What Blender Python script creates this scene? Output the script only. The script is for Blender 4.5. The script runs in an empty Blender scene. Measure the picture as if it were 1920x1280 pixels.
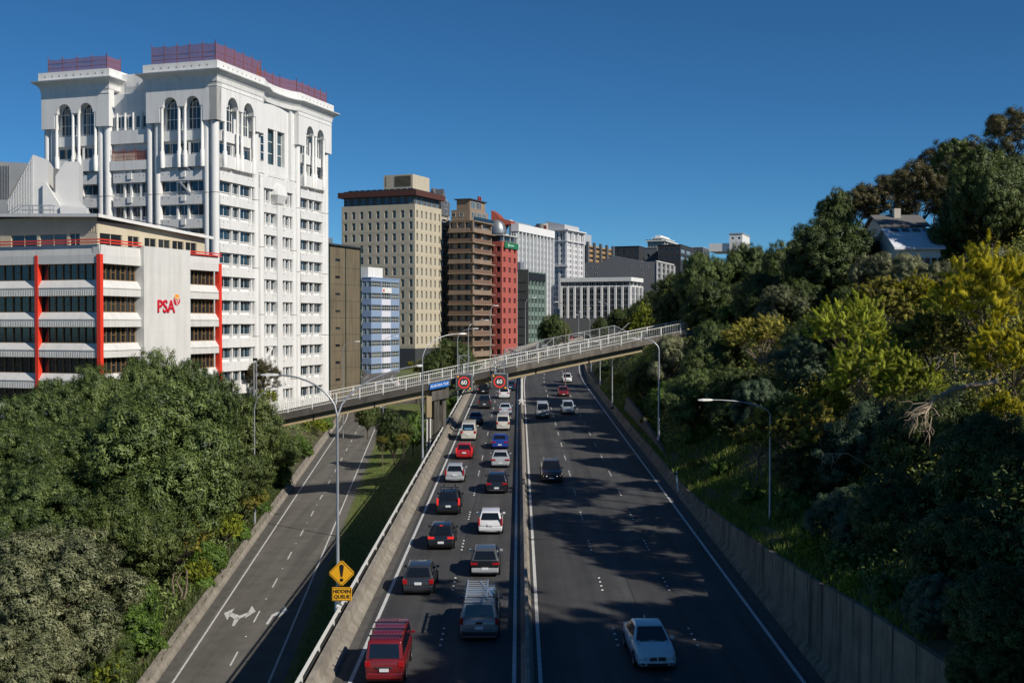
import bpy, bmesh, math, random
import numpy as np
from mathutils import Vector, Matrix
random.seed(7)
S = bpy.context.scene
COL = S.collection
R = math.radians
# ------------------------------------------------------------------ camera, sky, sun, exposure
F = 2180.0; HY = 605.0; CAMZ = 16.1
PITCH = math.atan((640 - HY) / F)
cam = bpy.data.cameras.new('camera'); co = bpy.data.objects.new('camera', cam); COL.objects.link(co)
co.location = (0, 0, CAMZ); co.rotation_euler = (math.pi/2 - PITCH, 0, 0)
cam.lens = F / 1920 * 36; cam.sensor_width = 36; cam.clip_start = .5; cam.clip_end = 6000
S.camera = co
S.render.resolution_x = 1024; S.render.resolution_y = 682
SUN_EL = 37.0; SUN_AZ = 127.0            # azimuth clockwise from +Y
W = bpy.data.worlds.new('World'); S.world = W; W.use_nodes = True
nt = W.node_tree; nt.nodes.clear()
sky = nt.nodes.new('ShaderNodeTexSky'); sky.sky_type = 'NISHITA'; sky.sun_disc = False
sky.sun_elevation = R(SUN_EL); sky.sun_rotation = R(SUN_AZ)
sky.altitude = 0; sky.air_density = .62; sky.dust_density = 0.0; sky.ozone_density = 9.0
hs = nt.nodes.new('ShaderNodeHueSaturation'); hs.inputs['Saturation'].default_value = 1.08; hs.inputs['Value'].default_value = 1.0
bgn = nt.nodes.new('ShaderNodeBackground'); bgn.inputs[1].default_value = 0.080
wo = nt.nodes.new('ShaderNodeOutputWorld')
tint = nt.nodes.new('ShaderNodeMixRGB'); tint.blend_type = 'MULTIPLY'; tint.inputs[0].default_value = 1; tint.inputs[2].default_value = (.86, 1.12, 1.03, 1)
nt.links.new(sky.outputs[0], hs.inputs['Color']); nt.links.new(hs.outputs[0], tint.inputs[1]); nt.links.new(tint.outputs[0], bgn.inputs[0]); nt.links.new(bgn.outputs[0], wo.inputs[0])
sl = bpy.data.lights.new('sun', 'SUN'); sl.energy = 5.0; sl.angle = R(.5); sl.color = (1, .93, .82)
so = bpy.data.objects.new('sun', sl); COL.objects.link(so)
sd = Vector((math.sin(R(SUN_AZ))*math.cos(R(SUN_EL)), math.cos(R(SUN_AZ))*math.cos(R(SUN_EL)), math.sin(R(SUN_EL))))
so.rotation_euler = sd.to_track_quat('Z', 'Y').to_euler(); so.location = (60, -40, 90)
S.view_settings.view_transform = 'Standard'; S.view_settings.look = 'None'
S.view_settings.exposure = 0.0; S.view_settings.gamma = 1

# ------------------------------------------------------------------ measuring
def P(x, y, d):
    u = (x - 960) / F; v = (640 - y) / F
    Y = math.cos(PITCH) + v * math.sin(PITCH); Z = -math.sin(PITCH) + v * math.cos(PITCH)
    return Vector((u * d / Y, d, CAMZ + Z * d / Y))
def zpx(y, d): return P(960, y, d).z
def lerp(a, b, t): return a + (b - a) * t
def interp(x, pts):
    if x <= pts[0][0]: return pts[0][1]
    for (a, va), (b, vb) in zip(pts, pts[1:]):
        if x <= b: return lerp(va, vb, (x - a) / (b - a))
    return pts[-1][1]
# ------------------------------------------------------------------ road alignments
def off(Y): return .006 * (Y - 50) + (.00045 * (min(Y, 460) - 200) ** 2 if Y > 200 else 0) + (.234 * (Y - 460) if Y > 460 else 0)
def zm(Y): return .0243 * Y if Y < 450 else 10.9 + .004 * (Y - 450)
def rc(Y): return -18.35 - .066 * (Y - 73)
def zr(Y): return -8.9 + .032 * Y if Y < 216 else min(-1.99 + .2 * (Y - 216), 3.0)
HW = [(-60, 6), (30, 5.2), (45, 4.15), (51, 3.5), (66, 2.3), (80, 1.35), (92, .85), (900, .85)]
def hw(Y): return interp(Y, HW)
def left_profile(Y):                         # (X, z) outward from the ramp's left barrier
    x = rc(Y) - 3.05 - 1.25; z = zr(Y)
    return [(x, z + .35), (x - 1.6, z + 1.1), (x - 7, z + 3.8), (x - 16, z + 6.2), (x - 30, z + 7.6), (x - 60, z + 8.4), (x - 160, z + 9.2), (x - 900, z + 10)]
def bank_profile(Y):
    Yc = Y; x = rc(Y) + 3.05 + .9; xw = off(Y) - 8.55; z0 = zr(Y); z1 = zm(Y) - interp(Y, [(0, 2.2), (80, 1.6), (130, 1.0), (300, .6)])
    return [(x, z0), (x + .8, z0 + .12)] + [(lerp(x + .8, xw, t), lerp(z0 + .12, z1, q)) for t, q in ((.25, .04), (.5, .09), (.7, .42), (.86, .80), (1, 1))]
def hill_profile(Y):
    x = off(Y) + 13.45; z = zm(Y) + hw(Y)
    s1 = interp(Y, [(20, .6), (60, .45), (85, .5), (110, .75), (140, .95), (260, .8), (400, .45), (700, .2)])
    s2 = interp(Y, [(30, .5), (95, .52), (118, .38), (150, .34), (300, .3), (450, .15), (700, .05)])
    p = [(x, z - .12), (x + 3, z + s1 * 2.2)]
    p.append((x + 12, p[-1][1] + s1 * 9)); p.append((x + 25, p[-1][1] + s2 * 13)); p.append((x + 45, p[-1][1] + s2 * 20))
    p.append((x + 80, p[-1][1] + s2 * 30)); p.append((x + 200, p[-1][1] + 18)); p.append((x + 900, p[-1][1] + 5))
    return p
def gz(X, Y):
    lp = left_profile(Y); hp = hill_profile(Y); bp = bank_profile(Y)
    if X <= lp[0][0]: return interp(X, lp[::-1])
    if X < bp[0][0]: return zr(Y)
    if X < bp[-1][0]: return interp(X, bp)
    if X < hp[0][0]: return zm(Y)
    return interp(X, hp)

# ------------------------------------------------------------------ materials
MATS = {}
def mat(name, col, rough=.7, metal=0, noise=None, bump=0, emit=None, spec=.5, rnd=None, scale_obj=True, coat=0, streak=None):
    """noise = (scale, second colour) ; rnd = colour mixed in by the object's own random number"""
    if name in MATS: return MATS[name]
    m = bpy.data.materials.new(name); m.use_nodes = True; MATS[name] = m
    n = m.node_tree; b = n.nodes['Principled BSDF']; L = n.links.new
    b.inputs['Base Color'].default_value = (*col, 1); b.inputs['Roughness'].default_value = rough; b.inputs['Metallic'].default_value = metal
    b.inputs['Specular IOR Level'].default_value = spec
    if coat: b.inputs['Coat Weight'].default_value = coat; b.inputs['Coat Roughness'].default_value = .04
    src = None
    tc = n.nodes.new('ShaderNodeTexCoord')
    if noise:
        nz = n.nodes.new('ShaderNodeTexNoise'); nz.inputs['Scale'].default_value = noise[0]; nz.inputs['Detail'].default_value = 6; nz.inputs['Roughness'].default_value = .65
        cr = n.nodes.new('ShaderNodeValToRGB'); cr.color_ramp.elements[0].position = .35; cr.color_ramp.elements[1].position = .68
        cr.color_ramp.elements[0].color = (*col, 1); cr.color_ramp.elements[1].color = (*noise[1], 1)
        L(tc.outputs['Object'], nz.inputs['Vector']); L(nz.outputs[0], cr.inputs[0]); src = cr.outputs[0]
        if bump:
            bp = n.nodes.new('ShaderNodeBump'); bp.inputs['Strength'].default_value = bump; bp.inputs['Distance'].default_value = .1
            L(nz.outputs[0], bp.inputs['Height']); L(bp.outputs[0], b.inputs['Normal'])
    if streak:                                # vertical dirt runs: (colour, amount)
        mp = n.nodes.new('ShaderNodeMapping'); mp.inputs['Scale'].default_value = (1.6, 1.6, .12)
        n2 = n.nodes.new('ShaderNodeTexNoise'); n2.inputs['Scale'].default_value = 1.0; n2.inputs['Detail'].default_value = 5
        c2 = n.nodes.new('ShaderNodeValToRGB'); c2.color_ramp.elements[0].position = .48; c2.color_ramp.elements[1].position = .72
        c2.color_ramp.elements[0].color = (0, 0, 0, 1); c2.color_ramp.elements[1].color = (streak[1],) * 3 + (1,)
        mx = n.nodes.new('ShaderNodeMixRGB'); mx.inputs[2].default_value = (*streak[0], 1)
        L(tc.outputs['Object'], mp.inputs[0]); L(mp.outputs[0], n2.inputs['Vector']); L(n2.outputs[0], c2.inputs[0]); L(c2.outputs[0], mx.inputs[0])
        if src: L(src, mx.inputs[1])
        else: mx.inputs[1].default_value = (*col, 1)
        src = mx.outputs[0]
    if rnd:
        oi = n.nodes.new('ShaderNodeObjectInfo'); c3 = n.nodes.new('ShaderNodeValToRGB')
        c3.color_ramp.elements[0].position = rnd[1]; c3.color_ramp.elements[1].position = 1
        c3.color_ramp.elements[0].color = (0, 0, 0, 1); c3.color_ramp.elements[1].color = (1, 1, 1, 1)
        mx = n.nodes.new('ShaderNodeMixRGB'); mx.inputs[1].default_value = (*col, 1); mx.inputs[2].default_value = (*rnd[0], 1)
        L(oi.outputs['Random'], c3.inputs[0]); L(c3.outputs[0], mx.inputs[0]); src = mx.outputs[0]
    if src: L(src, b.inputs['Base Color'])
    if emit: b.inputs['Emission Color'].default_value = (*emit[0], 1); b.inputs['Emission Strength'].default_value = emit[1]
    return m
def leafmat(name, dark, light, trans=.12):
    m = bpy.data.materials.new(name); m.use_nodes = True; MATS[name] = m
    n = m.node_tree; b = n.nodes['Principled BSDF']; L = n.links.new
    at = n.nodes.new('ShaderNodeAttribute'); at.attribute_name = 'tint'
    oi = n.nodes.new('ShaderNodeObjectInfo')
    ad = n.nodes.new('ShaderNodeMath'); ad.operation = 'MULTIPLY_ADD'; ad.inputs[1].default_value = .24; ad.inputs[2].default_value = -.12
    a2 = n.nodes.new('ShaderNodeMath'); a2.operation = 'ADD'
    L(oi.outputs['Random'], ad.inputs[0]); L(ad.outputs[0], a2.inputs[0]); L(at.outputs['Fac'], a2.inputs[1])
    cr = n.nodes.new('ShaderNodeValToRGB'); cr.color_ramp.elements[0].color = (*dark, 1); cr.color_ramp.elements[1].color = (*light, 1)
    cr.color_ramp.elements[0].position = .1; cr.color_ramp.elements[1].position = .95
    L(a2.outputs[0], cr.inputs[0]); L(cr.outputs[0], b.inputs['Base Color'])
    b.inputs['Roughness'].default_value = .55; b.inputs['Specular IOR Level'].default_value = .35
    tr = n.nodes.new('ShaderNodeBsdfTranslucent'); mx = n.nodes.new('ShaderNodeMixShader'); mx.inputs[0].default_value = trans
    L(cr.outputs[0], tr.inputs[0]); L(b.outputs[0], mx.inputs[1]); L(tr.outputs[0], mx.inputs[2]); L(mx.outputs[0], n.nodes['Material Output'].inputs[0])
    return m
# ------------------------------------------------------------------ objects
def tag(o, label=None, cat=None, group=None, kind=None):
    if label: o['label'] = label
    if cat: o['category'] = cat
    if group: o['group'] = group
    if kind: o['kind'] = kind
    return o
def empty(name, loc=(0, 0, 0), rz=0, label=None, cat=None, group=None):
    o = bpy.data.objects.new(name, None); COL.objects.link(o); o.location = loc; o.rotation_euler = (0, 0, rz); o.empty_display_size = .3
    return tag(o, label, cat, group)
def link(name, me, parent=None, loc=(0, 0, 0), rz=0, scale=None):
    o = bpy.data.objects.new(name, me); COL.objects.link(o); o.location = loc; o.rotation_euler = (0, 0, rz)
    if scale: o.scale = scale
    if parent: o.parent = parent
    return o
def copy_tree(o, parent=None):
    c = o.copy(); COL.objects.link(c); c.parent = parent
    for ch in o.children: copy_tree(ch, c)
    return c
class MB:
    def __init__(s): s.v = []; s.f = []; s.m = []; s.sm = []
    def add(s, vs, fs, m=0, smooth=False):
        k = len(s.v); s.v += [tuple(v) for v in vs]; s.f += [tuple(i + k for i in f) for f in fs]; s.m += [m] * len(fs); s.sm += [smooth] * len(fs); return s
    def quad(s, a, b, c, d, m=0): return s.add([a, b, c, d], [(0, 1, 2, 3)], m)
    def box(s, x0, x1, y0, y1, z0, z1, m=0):
        return s.add([(x0,y0,z0),(x1,y0,z0),(x1,y1,z0),(x0,y1,z0),(x0,y0,z1),(x1,y0,z1),(x1,y1,z1),(x0,y1,z1)],
                     [(0,3,2,1),(4,5,6,7),(0,1,5,4),(1,2,6,5),(2,3,7,6),(3,0,4,7)], m)
    def bar(s, a, b, w, h=None, m=0):        # rectangular bar between two points
        a = Vector(a); b = Vector(b); h = h or w; d = (b - a).normalized(); up = Vector((0, 0, 1)) if abs(d.z) < .95 else Vector((0, 1, 0))
        sx = d.cross(up).normalized() * w / 2; sy = sx.cross(d).normalized() * h / 2
        vs = [p + i * sx + j * sy for p in (a, b) for i, j in ((-1,-1),(1,-1),(1,1),(-1,1))]
        return s.add(vs, [(0,3,2,1),(4,5,6,7),(0,1,5,4),(1,2,6,5),(2,3,7,6),(3,0,4,7)], m)
    def tube(s, pts, rad, n=8, m=0):
        pts = [Vector(p) for p in pts]; rad = rad if isinstance(rad, (list, tuple)) else [rad] * len(pts)
        vs = []; fs = []
        for i, p in enumerate(pts):
            d = (pts[min(i+1, len(pts)-1)] - pts[max(i-1, 0)]).normalized()
            up = Vector((0, 0, 1)) if abs(d.z) < .9 else Vector((1, 0, 0))
            a = d.cross(up).normalized(); b = a.cross(d).normalized()
            for k in range(n):
                t = 2 * math.pi * k / n; vs.append(p + rad[i] * (math.cos(t) * a + math.sin(t) * b))
        for i in range(len(pts) - 1):
            for k in range(n): fs.append((i*n+k, i*n+(k+1)%n, (i+1)*n+(k+1)%n, (i+1)*n+k))
        s.add(vs, fs, m, True)
        return s.add(vs[:n] + vs[-n:], [tuple(range(n)), tuple(range(n, 2*n))], m)
    def prism(s, poly, vec, m=0):            # closed outline pushed along vec
        n = len(poly); a = [Vector(p) for p in poly]; v = Vector(vec); vs = a + [p + v for p in a]
        return s.add(vs, [tuple(range(n)), tuple(range(2*n-1, n-1, -1))] + [(i, (i+1)%n, n+(i+1)%n, n+i) for i in range(n)], m)
    def loft(s, rings, m=0, closed=False, cap=False, smooth=False):
        n = len(rings[0]); vs = [p for r in rings for p in r]; fs = []
        for i in range(len(rings) - 1):
            for k in range(n if closed else n - 1): fs.append((i*n+k, i*n+(k+1)%n, (i+1)*n+(k+1)%n, (i+1)*n+k))
        if cap: fs += [tuple(range(n)), tuple(range((len(rings)-1)*n, len(rings)*n))]
        return s.add(vs, fs, m, smooth)
    def mesh(s, name, mats):
        me = bpy.data.meshes.new(name); me.from_pydata(s.v, [], s.f)
        for m in (mats if isinstance(mats, (list, tuple)) else [mats]): me.materials.append(m)
        me.polygons.foreach_set('material_index', s.m); me.polygons.foreach_set('use_smooth', s.sm); me.update()
        return me
    def build(s, name, mats, parent=None, loc=(0, 0, 0), rz=0, fix=True):
        me = s.mesh(name, mats)
        if fix:
            b = bmesh.new(); b.from_mesh(me); bmesh.ops.recalc_face_normals(b, faces=b.faces[:]); b.to_mesh(me); b.free()
        return link(name, me, parent, loc, rz)
def bevel_me(me, w, seg=2, ang=30):
    b = bmesh.new(); b.from_mesh(me); bmesh.ops.recalc_face_normals(b, faces=b.faces[:])
    es = [e for e in b.edges if len(e.link_faces) == 2 and e.calc_face_angle(0) > R(ang)]
    bmesh.ops.bevel(b, geom=es, offset=w, segments=seg, profile=.6, affect='EDGES', clamp_overlap=True)
    b.to_mesh(me); b.free(); me.update(); return me
def text_me(body, size, m, ext=.008, align='CENTER', bold=0.0):
    c = bpy.data.curves.new('text', 'FONT'); c.body = body; c.size = size; c.extrude = ext; c.align_x = align; c.align_y = 'CENTER'; c.offset = bold; c.resolution_u = 3
    o = bpy.data.objects.new('text', c); COL.objects.link(o); bpy.context.view_layer.update()
    me = bpy.data.meshes.new_from_object(o.evaluated_get(bpy.context.evaluated_depsgraph_get())); bpy.data.objects.remove(o); bpy.data.curves.remove(c)
    me.materials.clear(); me.materials.append(m)
    for v in me.vertices: v.co = (v.co.x, -v.co.z, v.co.y)
    me.update(); return me
# palette
ASPH = mat('asphalt', (.036, .037, .039), .8, noise=(.35, (.055, .054, .053)), bump=.05)
def wear(m, tracks):                          # polished wheel tracks, oil line and drifting patches along the lanes
    n = m.node_tree; L = n.links.new; b = n.nodes['Principled BSDF']; src = b.inputs['Base Color'].links[0].from_socket
    tc = n.nodes.new('ShaderNodeTexCoord'); mp = n.nodes.new('ShaderNodeMapping'); mp.inputs['Scale'].default_value = (1.1, .022, 1)
    nz = n.nodes.new('ShaderNodeTexNoise'); nz.inputs['Scale'].default_value = 1.0; nz.inputs['Detail'].default_value = 5
    n3 = n.nodes.new('ShaderNodeTexNoise'); n3.inputs['Scale'].default_value = 9; n3.inputs['Detail'].default_value = 3
    L(tc.outputs['Object'], mp.inputs[0]); L(mp.outputs[0], nz.inputs['Vector']); L(tc.outputs['Object'], n3.inputs['Vector'])
    r1 = n.nodes.new('ShaderNodeMapRange'); r1.inputs[1].default_value = .32; r1.inputs[2].default_value = .68; r1.inputs[3].default_value = 1 - tracks; r1.inputs[4].default_value = 1 + tracks
    r2 = n.nodes.new('ShaderNodeMapRange'); r2.inputs[1].default_value = .3; r2.inputs[2].default_value = .7; r2.inputs[3].default_value = .85; r2.inputs[4].default_value = 1.15
    mu = n.nodes.new('ShaderNodeMath'); mu.operation = 'MULTIPLY'; L(nz.outputs[0], r1.inputs[0]); L(n3.outputs[0], r2.inputs[0]); L(r1.outputs[0], mu.inputs[0]); L(r2.outputs[0], mu.inputs[1])
    vm = n.nodes.new('ShaderNodeVectorMath'); vm.operation = 'SCALE'; L(src, vm.inputs[0]); L(mu.outputs[0], vm.inputs[3]); L(vm.outputs[0], b.inputs['Base Color'])
    return m
RAMP = mat('chip_seal', (.088, .082, .073), .85, noise=(.5, (.122, .114, .10)), bump=.05)
wear(ASPH, .38); wear(RAMP, .22)
WALLC = mat('wall_concrete', (.27, .215, .15), .9, noise=(.7, (.15, .12, .085)), bump=.2, streak=((.035, .028, .02), .9))
PAINT = mat('road_paint', (.62, .62, .6), .6, noise=(3, (.42, .42, .41)))
CONC = mat('concrete', (.30, .27, .225), .85, noise=(.8, (.17, .15, .125)), bump=.15, streak=((.10, .085, .07), .5))
DCONC = mat('dark_concrete', (.13, .12, .105), .85, noise=(.6, (.075, .07, .06)), bump=.15, streak=((.04, .035, .03), .8))
GRASS = mat('grass_soil', (.07, .10, .02), .95, noise=(.5, (.12, .13, .04)), bump=.6)
SOIL = mat('hill_soil', (.045, .05, .02), .95, noise=(.4, (.085, .065, .035)), bump=.6)
STEEL = mat('galvanised_steel', (.42, .44, .46), .45, metal=.6, noise=(2, (.34, .36, .38)))
WHITE = mat('white_paint', (.74, .74, .72), .6, noise=(.25, (.68, .68, .665)), streak=((.50, .49, .46), .4))
WRAIL = mat('rail_paint', (.68, .68, .64), .5)
BLACK = mat('black_plastic', (.012, .012, .013), .5)
GLASS = mat('window_glass', (.012, .018, .024), .06, spec=.8, rnd=((.10, .11, .11), .72))
GLASST = mat('teal_glass', (.012, .03, .045), .05, spec=.9, rnd=((.035, .08, .11), .55))
# ------------------------------------------------------------------ ground, roads
SHADE_SKIP = .08
YS = [-60, -20, 0, 20, 35] + [45 + 5 * i for i in range(50)] + [300, 320, 340, 360, 380, 400, 430, 460, 500, 560, 640, 760, 900]
def strip(name, f, m, ys=YS, thick=0):
    mb = MB(); mb.loft([[(x, Y, z) for x, z in f(Y)] for Y in ys], smooth=True)
    return tag(mb.build(name, m, fix=False), kind='structure')
g = MB(); g.quad((-2600, -900, -14), (2600, -900, -14), (2600, 4500, -14), (-2600, 4500, -14)); tag(g.build('ground', SOIL, fix=False), kind='structure')
def subdiv(pr, n, amp, Y):
    out = []
    for (a, za), (b, zb) in zip(pr, pr[1:]):
        for i in range(n):
            t = i / n; out.append((lerp(a, b, t), lerp(za, zb, t) + (amp * math.sin(a * 1.7 + i * 2.1 + Y * .31) if i else 0)))
    out.append(pr[-1]); return out
strip('left_terrain', lambda Y: subdiv(left_profile(Y), 3, .25, Y), SOIL)
motor = strip('motorway', lambda Y: [(off(Y) - 8.3, zm(Y)), (off(Y) + 2, zm(Y)), (off(Y) + 13.5, zm(Y))], ASPH)
ramp = strip('ramp_road', lambda Y: [(rc(Y) - 4.4, zr(Y)), (rc(Y), zr(Y)), (rc(Y) + 3.98, zr(Y))], RAMP)
strip('grass_bank', bank_profile, GRASS)
strip('hillside', lambda Y: subdiv(hill_profile(Y), 3, .35, Y), SOIL)
st = MB(); st.box(-70, -16.5, 226, 262, -3, 3.4); tag(st.build('side_street', RAMP), kind='structure')
def line_on(x0f, zf, w, y0, y1, step, parent, name, dz=.005, m=PAINT):
    mb = MB(); ys = [y0 + i * step for i in range(int((y1 - y0) / step) + 1)]
    mb.loft([[(x0f(Y) - w/2, Y, zf(Y) + dz), (x0f(Y) + w/2, Y, zf(Y) + dz)] for Y in ys])
    return mb.build(name, m, parent, fix=False)
for dx, w in ((-6.72, .17), (.1, .17), (1.2, .17), (12.15, .17)):
    line_on(lambda Y, dx=dx: off(Y) + dx, zm, w, 20, 460, 5, motor, 'edge_line')
LP_ = mat('longitudinal_joint', (.02, .02, .021), .7)
for dx in (6.55, -3.1): line_on(lambda Y, dx=dx: off(Y) + dx + .15 * math.sin(Y * .07), zm, .05, 20, 300, 5, motor, 'surface_joint', .004, LP_)
GUT = mat('gutter_concrete', (.10, .095, .085), .9, noise=(1.2, (.06, .055, .05)))
line_on(lambda Y: off(Y) + 12.78, zm, .7, 20, 460, 5, motor, 'gutter', .006, GUT)
line_on(lambda Y: off(Y) - 7.35, zm, .62, 20, 460, 5, motor, 'gutter', .006, GUT)
line_on(lambda Y: rc(Y) - 3.7, zr, .75, 20, 280, 5, ramp, 'gutter', .006, GUT)
for dx in (-3.31, 4.85, 8.5):
    mb = MB()
    for k in range(3, 36):
        Y0 = k * 10 + 3.2
        for j in range(4):
            Y = Y0 + j * .9; x = off(Y) + dx; z = zm(Y) + .004
            mb.add([(x-.06,Y-.06,z),(x+.06,Y-.06,z),(x+.06,Y+.06,z),(x-.06,Y+.06,z),(x-.045,Y-.03,z+.03),(x+.045,Y-.03,z+.03),(x+.045,Y+.03,z+.03),(x-.045,Y+.03,z+.03)],
                   [(4,5,6,7),(0,1,5,4),(1,2,6,5),(2,3,7,6),(3,0,4,7)])
    mb.build('lane_stud_line', mat('stud_white', (.8, .8, .78), .4), motor)
for dx in (-3.05, 3.0):
    line_on(lambda Y, dx=dx: rc(Y) + dx, zr, .14, 20, 290, 5, ramp, 'edge_line')
for k in range(6, 22):
    Y = k * 9.95 + 6.55
    mb = MB(); mb.quad((rc(Y)-.06, Y, zr(Y)+.005), (rc(Y)+.06, Y, zr(Y)+.005), (rc(Y+3)+.06, Y+3, zr(Y+3)+.005), (rc(Y+3)-.06, Y+3, zr(Y+3)+.005)); mb.build('lane_dash', PAINT, ramp, fix=False)
    Y += 6.4; mb = MB(); mb.box(rc(Y)-.06, rc(Y)+.06, Y-.05, Y+.05, zr(Y)+.004, zr(Y)+.03); mb.build('lane_stud', MATS['stud_white'], ramp)
# turn arrows on the ramp (head towards traffic coming at us: they point up the picture)
def arrow(name, polys, cx, cy):
    mb = MB()
    for poly in polys:
        pts = []
        for (u, v) in poly:
            Y = cy + v; pts.append((rc(Y) + cx + .84*u, Y, zr(Y) + .006))
        mb.add(pts, [tuple(range(len(pts)))])
    o = mb.build(name, PAINT, ramp, fix=False); return o
cy = 87.6
arrow('turn_arrow', [[(.1, -2.4), (.34, -2.4), (.40, -.6), (.15, .1), (-.05, -.5)], [(.15, -.9), (.2, .35), (-.75, 1.15), (-.85, .5)], [(-.62, -.9), (-.62, 2.3), (-1.3, .9)],
                     [(.15, .1), (.2, -.9), (1.0, .6), (.95, 1.3)], [(.85, -.5), (.85, 3.0), (1.5, 1.4)]], -1.55, cy)
arrow('turn_arrow', [[(-.35, -2.0), (-.1, -2.0), (-.0, .1), (-.22, .5)], [(-.22, .5), (0, .1), (.55, .7), (.5, 1.4), (.1, 1.2)], [(.45, -.4), (.5, 3.1), (1.1, 1.6)]], 1.25, cy)
# ------------------------------------------------------------------ barriers and walls
def sweep(f, ys, m, name, label, cat, group=None):
    mb = MB(); mb.loft([f(Y) for Y in ys], closed=True, cap=True)
    o = mb.build(name, m); tag(o, label, cat, group); return o
ysb = [20 + 4 * i for i in range(111)]
o1 = sweep(lambda Y: [(off(Y)+a, Y, zm(Y)+b) for a, b in ((-7.42,-.1),(-7.5,.16),(-7.78,.36),(-7.86,.86),(-8.12,.86),(-8.2,-.1))], ysb, CONC, 'concrete_barrier', 'long weathered concrete barrier along the left edge of the motorway above the grass bank', 'barrier')
sweep(lambda Y: [(off(Y)+a, Y, zm(Y)+b) for a, b in ((.36,-.1),(.4,.12),(.55,.28),(.6,.82),(.76,.82),(.81,.28),(.92,.12),(.96,-.1))], ysb, CONC, 'median_barrier', 'narrow concrete median barrier dividing the two carriageways of the motorway', 'barrier')
sweep(lambda Y: [(rc(Y)+a, Y, zr(Y)+b) for a, b in ((-4.05,-.1),(-4.12,.2),(-4.3,.4),(-4.36,.95),(-4.6,.95),(-4.7,-.1))], [20 + 4*i for i in range(66)], CONC, 'ramp_barrier', 'stained concrete barrier on the left edge of the two-lane side road beside the trees', 'barrier')
sweep(lambda Y: [(off(Y)+a, Y, z) for a, z in ((-8.2, zm(Y)-.1), (-8.2, zm(Y)+.02), (-8.62, zm(Y)+.02), (-8.66, zm(Y)-3))], ysb, DCONC, 'retaining_wall', 'low dark concrete wall and ledge carrying the motorway above the grass bank', 'wall')
w = sweep(lambda Y: [(off(Y)+a, Y, zm(Y)+b) for a, b in ((13.0,-.1),(13.05,.2),(13.3,.42),(13.36,hw(Y)),(13.62,hw(Y)),(13.7,-.3))], [20+3*i for i in range(147)], WALLC, 'retaining_wall', 'stained concrete retaining wall right of the motorway, growing taller towards the viewer', 'wall')
mb = MB()                                     # panel joints with small ribs
for k in range(24):
    Y = 38 + 2.4 * k; a = off(Y)
    mb.box(a+13.325, a+13.345, Y-.02, Y+.02, zm(Y)+.5, zm(Y)+hw(Y)+.04)
mb.build('joint_cover', DCONC, w)
# tapering wing wall further up
mb = MB(); pts = []
for Y, h in ((152, .3), (147, 3.2), (138, 2.9), (128, 2.6), (118, 1.9), (108, 1.2), (101, .7)): pts.append((off(Y) + 13.9, Y, zm(Y) + h))
base = [(off(Y) + 13.9, Y, zm(Y) - .2) for Y in (101, 108, 118, 128, 138, 147, 152)]
for i in range(6):
    j = 6 - i; mb.prism([pts[i], pts[i+1], base[j-1], base[j]], (.3, 0, 0))
tag(mb.build('wing_wall', DCONC), 'brown angular wing wall with a raised peak behind the right-hand barrier', 'wall')
# pipe handrail on the ledge
mb = MB(); hr = empty('handrail', (0, 0, 0), label='long pale pipe handrail on the ledge outside the left motorway barrier', cat='railing')
mb.loft([[(off(Y)-8.34-c, Y, zm(Y)+1.02+s) for c, s in ((.055,.055),(.055,-.055),(-.055,-.055),(-.055,.055))] for Y in range(20, 262, 4)], closed=True, cap=True)
mb.build('top_rail', WRAIL, hr)
mb = MB(); mb.loft([[(off(Y)-8.34-c, Y, zm(Y)+.5+s) for c, s in ((.03,.25),(.03,-.3),(-.03,-.3),(-.03,.25))] for Y in range(20, 262, 4)], closed=True, cap=True)
mb.build('shadow_strip', mat('painted_shadow', (.03, .03, .03), .7), hr)  # thin dark sheet painting in the shadow beneath the rail
for k in range(60):
    Y = 30 + 4 * k; mb = MB(); mb.box(off(Y)-8.38, off(Y)-8.30, Y-.04, Y+.04, zm(Y), zm(Y)+1.0); mb.build('post', WRAIL, hr)

# ------------------------------------------------------------------ street lamps
LUM = mat('lamp_head', (.6, .6, .58), .4)
def lamp(x, Y, z, h, arms, label, r=.11, col=STEEL, rise=.9, group='street lamps along the motorway', slim=False):
    t = empty('street_lamp', (x, Y, z), 0, label, 'street lamp', group)
    mb = MB(); mb.tube([(0,0,-.2), (0,0,h*.12), (0,0,h*.13), (0,0,h - rise)], [r*1.3, r*1.25, r*.95, r*.62], 10)
    mb.build('pole', col, t)
    mb = MB(); mb.box(-.22, .22, -.22, .22, -.25, .06); mb.build('base_plate', DCONC, t)
    for (ax, ay) in arms:
        pts = []
        for i in range(9):
            q = i / 8; pts.append((ax * q ** 1.5 if q < 1 else ax, ay * q ** 1.5, h - rise + rise * math.sin(q * math.pi / 2) ** .8))
        mb = MB(); mb.tube(pts, [r*.6 - r*.2*i/8 for i in range(9)], 8); mb.build('arm', col, t)
        e = Vector(pts[-1]); d = Vector((ax, ay, 0)).normalized()
        mb = MB(); n = d.cross(Vector((0,0,1)))
        rings = []
        for q, ww, hh in ((-.1,.06,.05),(.1,.13,.07),(.5,.15,.08),(.78,.08,.03)):
            c = e + d * q; rings.append([c - n*ww + Vector((0,0,-hh*.6)), c + n*ww + Vector((0,0,-hh*.6)), c + n*ww*.7 + Vector((0,0,hh)), c - n*ww*.7 + Vector((0,0,hh))])
        mb.loft(rings, closed=True, cap=True); mb.build('lamp_head', LUM, t)
        mb = MB(); mb.tube([e + d*.25 + Vector((0,0,.08)), e + d*.25 + Vector((0,0,.22))], .05, 8); mb.build('light_sensor', BLACK if not slim else LUM, t)
    return t
ym = 56.2
L1 = lamp(-8.45, ym, zm(ym), 12.2, [(-3.0, .3), (2.9, 12)], 'tall steel lamp with two curved arms carrying the yellow warning sign', rise=2.0, r=.095)
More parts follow.
